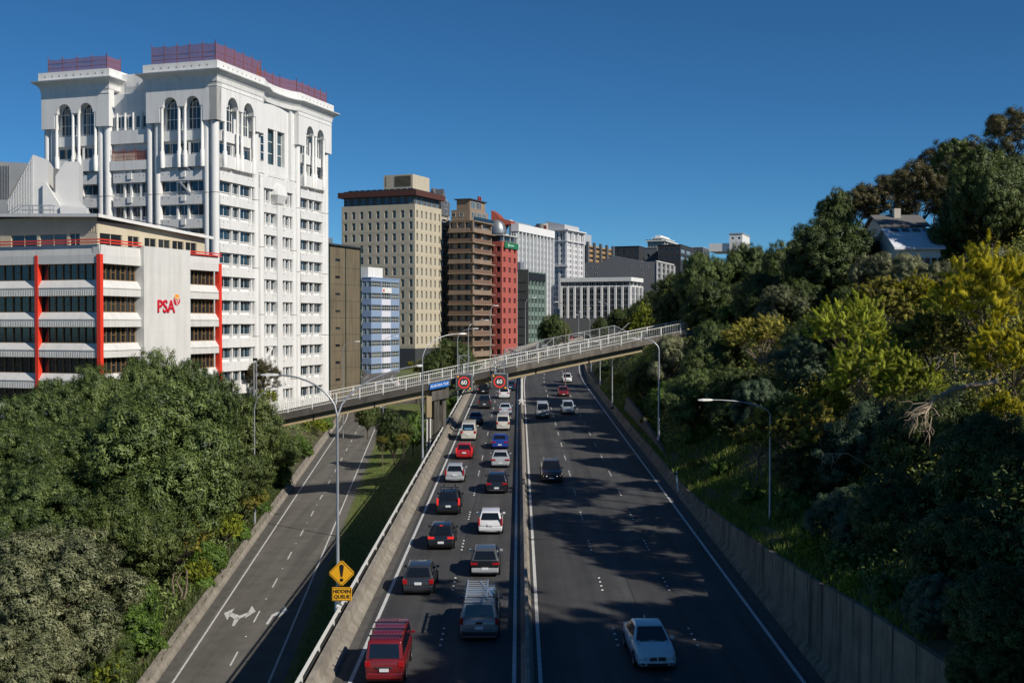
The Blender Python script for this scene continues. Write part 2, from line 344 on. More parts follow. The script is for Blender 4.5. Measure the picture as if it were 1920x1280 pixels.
lamp(-8.4, 109, zm(109), 12.4, [(3.4, 2)], 'tall steel lamp beside the barrier in front of the footbridge pier', rise=2.2, r=.10)
lamp(P(474,0,118).x, 118, gz(P(474,0,118).x, 118), 14.2, [(2.8, .5)], 'steel lamp among the trees left of the side road', rise=2.4)
lamp(P(1447,0,69).x, 69, P(1447,1010,69).z, 8.3, [(-3.6, -.4)], 'steel lamp on the grassy bank at right, its arm reaching out over the motorway', rise=.9, r=.075)
lamp(P(1237,0,115).x, 115, P(1237,845,115).z, 11.1, [(-1.9, .3)], 'lamp post on the hillside just in front of the right end of the footbridge', rise=1.1, r=.12)
lamp(P(1149,0,160).x, 160, zm(160)+.6, 9, [(-1.8,.3)], 'slim lamp post beyond the footbridge standing above the wing wall', r=.09)
lamp(P(1126,0,195).x, 195, zm(195)+.6, 8, [(-1.8,.3)], 'slim lamp post behind the right barrier, second beyond the footbridge', r=.09)
lamp(P(1109,0,225).x, 225, zm(225)+.6, 8, [(-1.8,.3)], 'slim lamp post behind the right barrier, farthest one seen under the bridge', r=.09)
for (px, yt, d, arm, lab) in ((858, 616, 165, 2.2, 'lamp rising behind the footbridge in front of the round tree'), (878, 600, 190, 2.6, 'lamp rising behind the footbridge, just right of the round tree'),
                          (919, 573, 215, .8, 'thin lamp post in front of the red office tower'), (985, 558, 260, 1.6, 'pale lamp post in front of the green office block'),
                          (1060, 566, 200, -1.2, 'dark lamp post with a short hook left of the white framed building'), (1085, 578, 300, 2.4, 'far lamp with a right arm in front of the white framed building'),
                          (1106, 590, 290, -3.0, 'far lamp with an arm bending left over the curving motorway'), (1141, 566, 310, -2.0, 'farthest lamp, standing before the white framed building near the hillside trees')):
    p = P(px, yt, d); zb = zm(d); lamp(p.x, d, zb, p.z - zb, [(arm, .2)], lab, r=.1, rise=1.5, col=STEEL if px != 1060 else mat('rusty_steel', (.13, .09, .07), .8))
for (px, yt, d, arm, lab) in ((643, 640, 190, 2.0, 'thin lamp post in front of the brown concrete slab building'), (718, 630, 210, 2.0, 'thin lamp post in front of the blue and white office block')):
    p = P(px, yt, d); zb = gz(p.x, d); lamp(p.x, d, zb, p.z - zb, [(arm, .2)], lab, r=.07, rise=1.3, group='thin street lamps beyond the footbridge')
for i, px in enumerate((476, 480.5)):
    p = P(px, 676, 135); zb = gz(p.x, 135); t = empty('pole', (p.x, 135, zb), 0, ('left' if i == 0 else 'right') + ' one of two bare grey poles rising above the trees by the white tower', 'pole', 'bare poles')
    mb = MB(); mb.tube([(0,0,0), (0,0,p.z - zb)], [.12, .07], 8); mb.build('shaft', STEEL, t)
    mb = MB(); mb.tube([(0,0,p.z - zb), (0,0,p.z - zb + .3)], [.14, .14], 8); mb.build('cap', BLACK, t)
# warning signs on the near lamp
YEL = mat('sign_yellow', (.80, .40, .01), .45); SB = mat('sign_black', (.01, .01, .01), .5)
sp = P(640.5, 1074, ym - .35)
t = empty('warning_sign', sp, 0, 'yellow diamond warning sign with a black exclamation mark on the near lamp pole', 'road sign')
def rpoly(pts, y, th): return [(a, y, b) for a, b in pts]
mb = MB(); h = .655; c = .06
mb.prism(rpoly([(-h+c,-c),(-h+c,c),(-c,h-c),(c,h-c),(h-c,c),(h-c,-c),(c,-h+c),(-c,-h+c)], 0, 0), (0, .03, 0)); mb.build('sign_plate', YEL, t)
mb = MB(); a, b = .60, .565
for (sx, sz, ex, ez) in ((0,1,1,0),(1,0,0,-1),(0,-1,-1,0),(-1,0,0,1)):
    mb.quad((sx*a,-.006,sz*a),(ex*a,-.006,ez*a),(ex*b,-.006,ez*b),(sx*b,-.006,sz*b))
mb.build('border', SB, t, fix=False)
mb = MB(); mb.prism([(-.11,-.004,.33),(-.075,-.004,.40),(0,-.004,.43),(.075,-.004,.40),(.11,-.004,.33),(.04,-.004,-.17),(-.04,-.004,-.17)], (0,-.01,0))
mb.prism([(.085*math.cos(k*math.pi/7), -.004, -.32+.085*math.sin(k*math.pi/7)) for k in range(14)], (0,-.01,0)); mb.build('exclamation_mark', SB, t)
mb = MB(); mb.bar((0,.03,.2),(0,.30,.2),.1,.05); mb.bar((0,.03,-.25),(0,.30,-.25),.1,.05); mb.build('bracket', STEEL, t)
sp = P(641, 1113, ym - .35)
t = empty('text_sign', sp, 0, 'yellow rectangular plate reading HIDDEN QUEUE below the diamond sign', 'road sign')
mb = MB(); mb.box(-.475, .475, 0, .03, -.33, .33); link('sign_plate', bevel_me(mb.mesh('sign_plate', YEL), .012), t)
mb = MB(); 
for x0,x1,z0,z1 in ((-.44,.44,.285,.305),(-.44,.44,-.305,-.285),(-.44,-.42,-.285,.285),(.42,.44,-.285,.285)): mb.quad((x0,-.005,z0),(x1,-.005,z0),(x1,-.005,z1),(x0,-.005,z1))
mb.build('border', SB, t, fix=False)
link('lettering', text_me('HIDDEN', .235, SB, .004, bold=.006), t, (0, -.008, .125)); link('lettering', text_me('QUEUE', .235, SB, .004, bold=.006), t, (0, -.008, -.13))
mb = MB(); mb.bar((0,.03,.1),(0,.30,.1),.1,.05); mb.build('bracket', STEEL, t)
t = empty('pole_sticker', (-8.45, ym - .15, zm(ym) + .75), 0, 'white sticker with a red head wrapped low on the near lamp pole', 'sticker')
mb = MB(); mb.loft([[(.15*math.cos(q), .13+.155*math.sin(q)-.0, z) for q in [R(200+14*i) for i in range(11)]] for z in (0, 1.1)], smooth=True); mb.build('label_sheet', mat('label_white', (.75,.75,.73), .5), t, fix=False)
mb = MB(); mb.loft([[(.154*math.cos(q), .13+.16*math.sin(q), z) for q in [R(215+14*i) for i in range(8)]] for z in (.85, 1.0)]); mb.build('red_mark', mat('red_mark', (.6,.03,.03), .5), t, fix=False)

# ------------------------------------------------------------------ footbridge
A = P(440, 774.5, 124.2); B = P(1300, 601, 141.5)           # top of the front rail
ax = Vector((B.x - A.x, B.y - A.y, 0)); LEN = ax.length; ang = math.atan2(ax.y, ax.x); slope = (B.z - A.z) / LEN; BW = 3.9
fb = empty('footbridge', (A.x, A.y, A.z - 1.15), ang, 'long sloping concrete footbridge with white railings crossing over the motorway', 'footbridge')
BD = Vector((math.cos(ang), math.sin(ang), 0)); BN = Vector((-math.sin(ang), math.cos(ang), 0))
def bz(u): return u * slope
def wp(u, v, z): return Vector((A.x, A.y, A.z - 1.15)) + BD * u + BN * v + Vector((0, 0, z + bz(u)))
def ux(px, v=0):                              # distance along the bridge seen at pixel column px
    q = (px - 960) / F; p = Vector((A.x, A.y, 0)) + BN * v
    return (q * p.y - p.x) / (BD.x - q * BD.y)
def bbox(mb, u0, u1, v0, v1, z0, z1, m=0):
    vs = [(u, v, z + bz(u)) for z in (z0, z1) for u, v in ((u0,v0),(u1,v0),(u1,v1),(u0,v1))]
    mb.add(vs, [(0,3,2,1),(4,5,6,7),(0,1,5,4),(1,2,6,5),(2,3,7,6),(3,0,4,7)], m)
mb = MB(); bbox(mb, 0, LEN, .0, BW, -.28, 0); mb.build('deck', DCONC, fb)
FASC = mat('fascia_concrete', (.17, .155, .13), .85, noise=(.5, (.10, .09, .075)), streak=((.05,.045,.04), .85))
FASD = mat('fascia_old_concrete', (.075, .068, .06), .85, noise=(.5, (.05, .045, .04)), streak=((.03,.028,.025), .85))
us = ux(968)
mb = MB(); bbox(mb, 0, us, -.12, .1, -.62, .06); mb.build('fascia', FASD, fb)
mb = MB(); bbox(mb, us+.03, LEN, -.12, .1, -.62, .06); mb.build('fascia', FASC, fb)
mb = MB(); bbox(mb, 0, LEN, BW-.1, BW+.12, -.62, .06); mb.build('fascia', FASC, fb)
GIRD = mat('girder_concrete', (.36, .29, .17), .8, noise=(.4, (.28, .22, .13)))
for u0, u1, tv in ((ux(470), ux(819), .55), (ux(905), ux(1208), .55)):
    mb = MB(); n = 10
    rings = []
    for i in range(n + 1):
        u = lerp(u0, u1, i / n); dep = -1.42 + .0 * i
        rings.append([(u, tv, bz(u)-.28), (u, tv+.06, bz(u)+dep), (u, BW-tv, bz(u)+dep), (u, BW-tv, bz(u)-.28)])
    mb.loft(rings, closed=True, cap=True); mb.build('girder', GIRD, fb)
    for q in (.33, .66):
        u = lerp(u0, u1, q); mb = MB(); bbox(mb, u-.06, u+.06, tv-.02, tv+.06, -1.43, -.85); mb.build('joint', BLACK, fb)
pu = ux(826); mb = MB(); bbox(mb, pu-1.0, pu+1.0, .1, BW-.1, -2.0, -.28); mb.build('crosshead', DCONC, fb)
for du, dv, m_, ww in ((-.35, .5, BLACK, .3), (.55, .6, BLACK, .22), (-.35, BW-.7, DCONC, .35), (.55, BW-.7, DCONC, .35)):
    p = wp(pu+du, dv, 0); zg = gz(p.x, p.y); mb = MB(); mb.box(pu+du-ww, pu+du+ww, dv-ww*.8, dv+ww*.8, zg - (A.z-1.15) - .5, bz(pu)-1.9); mb.build('pier_column', DCONC, fb)
p = wp(pu-1.25, .3, 0); zg = gz(p.x, p.y)
mb = MB(); mb.box(pu-1.6, pu-1.0, .1, .7, bz(pu)-4.0, bz(pu)-1.6); mb.build('service_box', GIRD, fb)
mb = MB(); 
for du in (-1.5, -1.1): mb.tube([(pu+du, .4, zg-(A.z-1.15)), (pu+du, .4, bz(pu)-4)], .09, 6)
mb.build('service_pipe', WRAIL, fb)
# railings
def railing(v, u0, u1, name):
    rl = link(name, None, fb) if False else None
    mb = MB(); bbox(mb, u0, u1, v-.045, v+.045, 1.08, 1.15); bbox(mb, u0, u1, v-.03, v+.03, .16, .21)
    r0 = mb.build('railing', WRAIL, fb)
    mb = MB(); u = u0
    while u < u1:
        bbox(mb, u-.016, u+.016, v-.016, v+.016, .2, 1.09); u += .235
    mb.build('balusters', mat('baluster_grey', (.40, .40, .38), .5), r0)
    u = u0 + .4
    while u < u1:
        mb = MB(); bbox(mb, u-.05, u+.05, v-.1, v+.05, -.12, 1.12); mb.build('post', WRAIL, r0); u += 2.62
railing(-.02, 0, ux(1290), 'r'); railing(BW+.02, 0, ux(1283, BW), 'r')
# screen frames behind the far rail
def screen(u0, u1, braces, z1=2.15):
    v = BW + .3
    mb = MB(); bbox(mb, u0, u1, v-.04, v+.04, z1-.07, z1); bbox(mb, u0, u1, v-.035, v+.035, .75, .82)
    r0 = mb.build('screen', STEEL, fb)
    n = max(1, round((u1-u0)/2.1))
    for i in range(n + 1):
        u = lerp(u0, u1, i/n); mb = MB(); bbox(mb, u-.05, u+.05, v-.05, v+.05, -.4, z1); mb.build('screen_post', STEEL, r0)
        if i in braces:
            ub = lerp(u0, u1, (i+1)/n); mb = MB()
            mb.bar((u, v, bz(u)+.8), (ub, v, bz(ub)+z1-.05), .06); mb.bar((u, v, bz(u)+z1-.05), (ub, v, bz(ub)+.8), .06); mb.build('brace', STEEL, r0)
    mb = MB(); k = u0
    while k < u1: bbox(mb, k-.006, k+.006, v-.006, v+.006, .8, z1-.07); k += .18
    mb.build('wire_mesh', STEEL, r0)
screen(ux(1010, BW), ux(1154, BW), (0, 5)); screen(ux(948, BW), ux(1008, BW), (0,), 1.9)
# speed signs on brackets
LEDR = mat('led_red', (.5, .02, .02), .5, emit=((1, .05, .04), .45)); LEDW = mat('led_white', (.7,.7,.7), .5, emit=((1,.92,.85), .5)); LEDO = mat('led_amber', (.8,.3,.02), .5, emit=((1,.33,.04), .5))
PANEL = mat('sign_panel', (.05, .048, .045), .6)
for px, pyc, side in ((870, 717, 'left, beside the blue street sign'), (936.5, 715.5, 'right, above the right-hand lane')):
    u = ux(px); fr = wp(u, -.75, 0); p = P(px, pyc, fr.y - .3)
    t = empty('speed_sign', (p.x, p.y, p.z), R(2), 'electronic speed sign showing 60 in a red ring, ' + side, 'speed sign', 'electronic 60 signs on the footbridge')
    mb = MB(); mb.box(-.84, .84, 0, .28, -.84, .84); link('housing', bevel_me(mb.mesh('housing', PANEL), .03), t)
    mb = MB()
    for x0,x1,z0,z1 in ((-.9,.9,.845,.93),(-.9,-.845,-.7,.93),(.845,1.0,-.9,.93)): mb.box(x0, x1, -.03, .2, z0, z1)
    mb.build('surround', STEEL, t)
    mb = MB(); N = 40
    for k in range(N):
        a0, a1 = 2*math.pi*k/N, 2*math.pi*(k+1)/N
        mb.quad((.66*math.cos(a0),-.006,.66*math.sin(a0)),(.66*math.cos(a1),-.006,.66*math.sin(a1)),(.53*math.cos(a1),-.006,.53*math.sin(a1)),(.53*math.cos(a0),-.006,.53*math.sin(a0)))
    mb.build('red_ring', LEDR, t, fix=False)
    link('numerals', text_me('60', .66, LEDW, .004), t, (0, -.012, .0))
    for lx, lz in ((-.68, .68), (.68, -.68)):
        mb = MB(); mb.prism([(lx+.1*math.cos(k*math.pi/6), -.004, lz+.1*math.sin(k*math.pi/6)) for k in range(12)], (0,-.02,0)); mb.build('amber_lamp', LEDO, t)
    # bracket frame up to the bridge rail (belongs to the sign)
    mb = MB()
    for dx in (-.55, .55):
        mb.bar((dx, .3, .5), (dx, .3, 3.1), .1)
    for zz in (1.0, 2.0, 3.05): mb.bar((-.55, .3, zz), (.55, .3, zz), .08)
    mb.bar((-.55,.3,1.0),(.55,.3,2.0),.06); mb.bar((.55,.3,2.0),(-.55,.3,3.0),.06); mb.bar((-.5,.3,1.2),(-.5,1.0,1.2),.1); mb.bar((.5,.3,1.2),(.5,1.0,1.2),.1)
    mb.build('support_frame', STEEL, t)
u = ux(824); q = wp(u, -.2, 0); p = P(824, 721.5, q.y - .1)
t = empty('street_sign', (p.x, p.y, p.z), ang, 'blue street name sign reading AURORA TCE fixed to the footbridge edge', 'street sign')
mb = MB(); sl_ = slope
mb.prism([(-1.12,0,-.32-1.12*sl_),(1.12,0,-.32+1.12*sl_),(1.12,0,.32+1.12*sl_),(-1.12,0,.32-1.12*sl_)], (0,.05,0)); mb.build('sign_plate', mat('sign_blue', (.02, .16, .55), .4), t)
me = text_me('AURORA TCE', .34, mat('sign_white', (.8,.8,.8), .4), .004, bold=.006)
for v in me.vertices: v.co.z += v.co.x * sl_
link('lettering', me, t, (0, -.012, 0))
# truss catwalk under the bridge behind the signs
t = empty('gantry_walkway', wp(ux(850), BW + 1.0, -1.6), ang, 'dark steel lattice walkway hanging under the footbridge behind the speed signs', 'gantry')
mb = MB(); GL = 6.5
for z in (0, -.9):
    for v in (0, .8): mb.bar((0, v, z), (GL, v, z + GL*slope*1.0), .09)
for k in range(8):
    x0 = GL*k/8; x1 = GL*(k+1)/8
    mb.bar((x0,0,x0*slope),(x1,0,x1*slope-.9),.06); mb.bar((x0,0,x0*slope-.9),(x1,0,x1*slope),.06); mb.bar((x0,.8,x0*slope),(x0,.8,x0*slope-.9),.05)
mb.build('lattice', mat('dark_steel', (.08,.075,.06), .6), t)
mb = MB(); mb.bar((0,.4,-.9),(GL,.4,GL*slope-.9),.8,.05); mb.build('walkway_floor', MATS['dark_steel'], t)
# post in the median
t = empty('median_post', (off(165)+.66, 165, zm(165)+.5), 0, 'short white post standing on the median barrier behind the footbridge', 'post')
mb = MB(); mb.tube([(0,0,0),(0,0,3.7)], .17, 10); mb.build('shaft', WRAIL, t)
mb = MB(); mb.prism([(-.5,-.1,.5),(0,-.1,1.0),(.5,-.1,.5),(.2,-.1,.5),(.45,-.1,0),(-.45,-.1,0),(-.2,-.1,.5)], (0,-.03,0)); mb.build('arrow_board', WRAIL, t)
t = empty('marker_post', P(1271, 905, 84), 0, 'short white marker post leaning on the grassy bank above the right wall', 'post')
mb = MB(); mb.bar((0,0,-.6),(-.12,0,.85),.12,.05); mb.build('post_body', WRAIL, t); mb = MB(); mb.bar((-.122,-.035,.6),(-.13,-.035,.75),.11,.01); mb.build('reflector', BLACK, t)
# ------------------------------------------------------------------ buildings
def win_me(w, h, nx=1, ny=1, bar=.06, fm=WHITE, gl=GLASS, dark=None):
    mb = MB(); mb.quad((0,0,0),(w,0,0),(w,0,h),(0,0,h), 0)
    for i in range(nx + 1):
        x = w*i/nx; a = max(0, x-bar/2); b = min(w, x+bar/2); mb.box(a, b, -.05, -.003, 0, h, 1)
    for j in range(ny + 1):
        z = h*j/ny; a = max(0, z-bar/2); b = min(h, z+bar/2); mb.box(0, w, -.045, -.004, a, b, 1)
    return mb.mesh('window', [gl, fm])
ALLB = []
class Bld:
    """block with its nearest corner at the origin: +x runs along the right-hand face, +y along the left-hand face"""
    def __init__(s, name, label, xl, xc, xr, ytop, D, th, zb=None, cat='office building', a=None, b=None, group=None):
        s.D = D; s.th = R(th); s.C = P(xc, ytop, D); s.r = Vector((math.sin(s.th), math.cos(s.th))); s.l = Vector((-math.cos(s.th), math.sin(s.th)))
        s.zb = gz(s.C.x, D) - 1.5 if zb is None else zb
        s.a = a or s.sr(xr); s.b = b or s.sl(xl); s.H = s.C.z - s.zb
        ALLB.append(s); s.root = empty(name, (s.C.x, s.C.y, s.zb), R(90 - th), label, cat, group); s.nw = 0; s.rest = None
    def sr(s, x): q = (x-960)/F; return (q*s.C.y - s.C.x) / (s.r.x - q*s.r.y)
    def sl(s, x): q = (x-960)/F; return (q*s.C.y - s.C.x) / (s.l.x - q*s.l.y)
    def z(s, y, u=0, face='R'):               # local height of picture row y at distance u along a face
        d = s.D + (s.r.y if face == 'R' else s.l.y) * u; return P(960, y, d).z - s.zb
    def facade(s, mb, face, u0, u1, z0, z1, cols, rows, dep, m=0, base=0):
        """wall with real openings; returns the openings"""
        def Q(u, d, z): return (u, base+d, z) if face == 'R' else (base+d, u, z)
        us = sorted(set([u0, u1] + [c for ab in cols for c in ab])); zs = sorted(set([z0, z1] + [c for ab in rows for c in ab])); ops = []
        for ua, ub in zip(us, us[1:]):
            for za, zb_ in zip(zs, zs[1:]):
                if (ua, ub) in cols and (za, zb_) in rows:
                    ops.append((ua, ub, za, zb_))
                    mb.quad(Q(ua,0,za),Q(ua,dep,za),Q(ua,dep,zb_),Q(ua,0,zb_),m); mb.quad(Q(ub,0,za),Q(ub,dep,za),Q(ub,dep,zb_),Q(ub,0,zb_),m)
                    mb.quad(Q(ua,0,za),Q(ub,0,za),Q(ub,dep,za),Q(ua,dep,za),m); mb.quad(Q(ua,0,zb_),Q(ub,0,zb_),Q(ub,dep,zb_),Q(ua,dep,zb_),m)
                else: mb.quad(Q(ua,0,za),Q(ub,0,za),Q(ub,0,zb_),Q(ua,0,zb_),m)
        return ops
    def windows(s, face, ops, dep, me, base=0, name='window', limit=100):
        for (ua, ub, za, zb_) in ops:
            loc, rz = ((ua, base+dep, za), 0) if face == 'R' else ((base+dep, ub, za), -math.pi/2)
            if s.nw < limit: link(name, me, s.root, loc, rz)
            else:
                if s.rest is None: s.rest = ([], me.materials[:], [])
                s.rest[0].append((me, Matrix.Translation(loc) @ Matrix.Rotation(rz, 4, 'Z')))
            s.nw += 1
    def finish(s):
        if s.rest:
            mb = MB(); ml = []
            for me, M in s.rest[0]:
                for m in me.materials:
                    if m not in ml: ml.append(m)
                vs = [M @ v.co for v in me.vertices]; k = len(mb.v); mb.v += [tuple(v) for v in vs]
                for p in me.polygons:
                    mb.f.append(tuple(i+k for i in p.vertices)); mb.m.append(ml.index(me.materials[p.material_index])); mb.sm.append(False)
            o = mb.build('remaining_windows', ml, s.root, fix=False); o['kind'] = 'stuff'
    def shell(s, mb, m=0, zr_=None):
        a, b, H = s.a, s.b, zr_ or s.H
        mb.quad((a,0,0),(a,b,0),(a,b,H),(a,0,H),m); mb.quad((0,b,0),(a,b,0),(a,b,H),(0,b,H),m); mb.quad((0,0,H-.3),(a,0,H-.3),(a,b,H-.3),(0,b,H-.3),m)
    def box(s, name, x0, x1, y0, y1, z0, z1, m, parent=None):
        mb = MB(); mb.box(x0, x1, y0, y1, z0, z1); return mb.build(name, m, parent or s.root)
def even(u0, u1, n, frac, margin=0):
    w = (u1-u0-2*margin)/n; return [(u0+margin+w*(i+.5-frac/2), u0+margin+w*(i+.5+frac/2)) for i in range(n)]
def zrows(b, y0, pitch, h, n): return [(b.z(y0 + pitch*k + h), b.z(y0 + pitch*k)) for k in range(n)]
def simple(b, wm, Rn, Rf, Ln, Lf, rows, dep, nxR=1, nxL=1, ny=1, fm=WHITE, gl=GLASS, bar=.08, mR=0, mL=0, wname='wall', Rrange=None, Lrange=None, rowsL=None):
    mb = MB(); r0, r1 = Rrange or (0, b.a); l0, l1 = Lrange or (0, b.b)
    cR = even(r0, r1, Rn, Rf) if Rn else []; cL = even(l0, l1, Ln, Lf) if Ln else []
    oR = b.facade(mb, 'R', 0, b.a, 0, b.H, cR, rows, dep, mR); oL = b.facade(mb, 'L', 0, b.b, 0, b.H, cL, rowsL or rows, dep, mL)
    b.shell(mb); b.wall = mb.build(wname, wm, b.root, fix=False)
    if oR: b.windows('R', oR, dep, win_me(cR[0][1]-cR[0][0], rows[0][1]-rows[0][0], nxR, ny, bar, fm, gl))
    if oL:
        rl = rowsL or rows; b.windows('L', oL, dep, win_me(cL[0][1]-cL[0][0], rl[0][1]-rl[0][0], nxL, ny, bar, fm, gl))
    return oR, oL

# ---- the white tower
b = Bld('tower_block', 'tall white office tower with arched top windows and orange netting on its roof', 82, 405, 617, 128, 170, 17.6, zb=1.0, a=36.6, b=30.2)
WT = mat('tower_white', (.72, .72, .705), .65, noise=(.15, (.66, .66, .65)), streak=((.5, .49, .47), .45))
WTJ = WHITE; dz0 = -b.zb
mb = MB(); ci = 1.0
mb.box(ci, 12.5, ci, 11.5, 0, 51.0 + dz0); mb.box(ci, 12.5, 11.5, 18.5, 0, 50.5 + dz0); mb.box(ci, 12.5, 18.5, 30.0, 0, 50.5 + dz0)
mb.box(12.5, 25, ci, 29, 0, 38.6 + dz0); mb.box(12.5, 25.5, 4.2, 29, 38.6 + dz0, 50.5 + dz0); mb.box(25, 35.8, ci, 29, 0, 50.5 + dz0)
mb.build('core_wall', WT, b.root)
def tz(k): return 40.6 - 3.53*k + dz0         # window head of floor k
def tface(face, d0, d1, a0, a1, z0, z1, mb, m=0):
    if face == 'R': mb.box(a0, a1, d0, d1, z0, z1, m)
    else: mb.box(d0, d1, a0, a1, z0, z1, m)
def twin(w, lights, post=.3, blank=.6):
    mb = MB(); H = 1.5
    mb.quad((0,0,0),(w,0,0),(w,0,H),(0,0,H),0)
    for p in lights: mb.box(w*p-post/2, w*p+post/2, -.42, -.003, -blank, H, 1)
    mb.box(0, w, -.08, -.004, -.1, .0, 1); mb.box(0, w, -.06, -.004, H-.07, H, 1)
    for p0, p1 in zip([0]+lights, lights+[1]):
        c = w*(p0+p1)/2; mb.box(c-.035, c+.035, -.06, -.004, 0, H, 1)
    return mb.mesh('window', [GLASST, WTJ])
wings = [('R', 0, 13), ('R', 13, 25), ('R', 25, 36.6), ('L', 0, 11.5), ('L', 11.5, 18.5), ('L', 18.5, 30.2)]
for face, u0, u1 in wings:
    mid = (face, u0) in (('R', 13), ('L', 11.5)); p0, p1 = (u0+1.5, u1-1.5) if not mid else (u0+.6, u1-.6)
    if face == 'R' and mid: bays = [(p0, (u0+u1)/2 - .9), ((u0+u1)/2 + .9, p1)]; lights = [.33, .66]
    else: bays = [(p0, p1)]; lights = [.36, .58, .93] if not mid else [.3, .5, .8]
    for (q0, q1) in bays:
        me = twin(q1-q0, lights)
        for k in range(0, 12):
            if face == 'R' and mid and k < 1: continue
            loc, rz = ((q0, ci-.06, tz(k)-1.5), 0) if face == 'R' else ((ci-.06, q1, tz(k)-1.5), -math.pi/2)
            link('window', me, b.root, loc, rz)
            mb = MB(); tface(face, .28, ci+.1, q0-.05, q1+.05, tz(k)-3.5, tz(k)-2.12, mb)
            c = (q0+q1)/2
            for du in (-.3*(q1-q0), .3*(q1-q0), -.42*(q1-q0), .42*(q1-q0)): tface(face, .255, .285, c+du-.07, c+du+.07, tz(k)-2.55, tz(k)-2.4, mb, 1)
            if face == 'L' or (k in (8, 9, 10) and q0 < 15 and mid):   # scupper in the middle of each band
                tface(face, .12, .28, c-.38, c+.38, tz(k)-3.0, tz(k)-2.1, mb, 0)
            mb.build('spandrel', [WT, MATS['concrete']], b.root)
            if (face == 'L' and u0 == 0 and k in (0, 1)) or (face == 'R' and mid and q0 < 15 and k in (8, 9, 10)) or (face == 'L' and u0 == 18.5 and k in (0, 1, 2)):
                mb = MB(); za = tz(k)-2.1; zb_ = tz(k)-.2
                def Q(u, d, z): return (u, d, z) if face == 'R' else (d, u, z)
                mb.bar(Q(c-1.2, .5, za), Q(c+.5, .2, zb_), .5, .2); mb.bar(Q(c+.5, .5, za), Q(c+.5, .5, zb_), .22); mb.bar(Q(c-.3, .4, zb_), Q(c+1.0, .4, zb_), .2); mb.build('brace', MATS['galvanised_steel'] if face == 'L' else WT, b.root)
    # paired half-round pilasters
    for uu in ((u0+.45, u0+1.15) if not mid else ()):
        pass
def pil(face, u, z0, z1, r):
    mb = MB(); c = (u, .62, 0) if face == 'R' else (.62, u, 0)
    zz = [z0] ; k = z0
    mb.tube([(c[0], c[1], z0), (c[0], c[1], z1)], r, 14)
    for j in range(1, 4):
        zj = z1 - 10.6*j
        if zj > z0: mb.tube([(c[0], c[1], zj-.05), (c[0], c[1], zj+.05)], r+.02, 14, 1)
    mb.build('pilaster', [WT, MATS['concrete']], b.root)
for face, u, r in (('R', .62, .62), ('R', 12.0, .6), ('R', 13.6, .6), ('R', 25.6, .6), ('R', 24.2, .6), ('R', 35.9, .62), ('R', 34.9, .5), ('L', 1.9, .55), ('L', 10.2, .6), ('L', 11.6, .55), ('L', 19.0, .6), ('L', 20.2, .55), ('L', 28.9, .5), ('L', 30.0, .5)):
    pil(face, u, 0, (45.8 if u not in (13.6, 24.2) else 38.6) + dz0, r)
mb = MB(); mb.box(18.2, 19.8, .1, 1.2, 0, 35.0+dz0); mb.build('centre_pilaster', WT, b.root)
mb = MB(); rings = [[(19-w, .95, z), (19-w*.8, .95-w*.7, z), (19+w*.8, .95-w*.7, z), (19+w, .95, z)] for w, z in ((.8, 35.0+dz0), (1.3, 35.3+dz0), (2.0, 36.6+dz0), (1.5, 38.2+dz0))]
mb.loft(rings, closed=True, cap=True); mb.build('corbel', WT, b.root)
# parapet of the flush centre and its rail
mb = MB(); mb.box(13, 25, .25, .6, 37.4+dz0, 39.3+dz0); mb.build('centre_parapet', WT, b.root)
mb = MB(); mb.bar((13,.4,39.7+dz0),(25,.4,39.7+dz0),.07)
for i in range(9): mb.bar((13+1.5*i,.4,39.3+dz0),(13+1.5*i,.4,39.7+dz0),.06)
mb.build('roof_rail', WTJ, b.root)
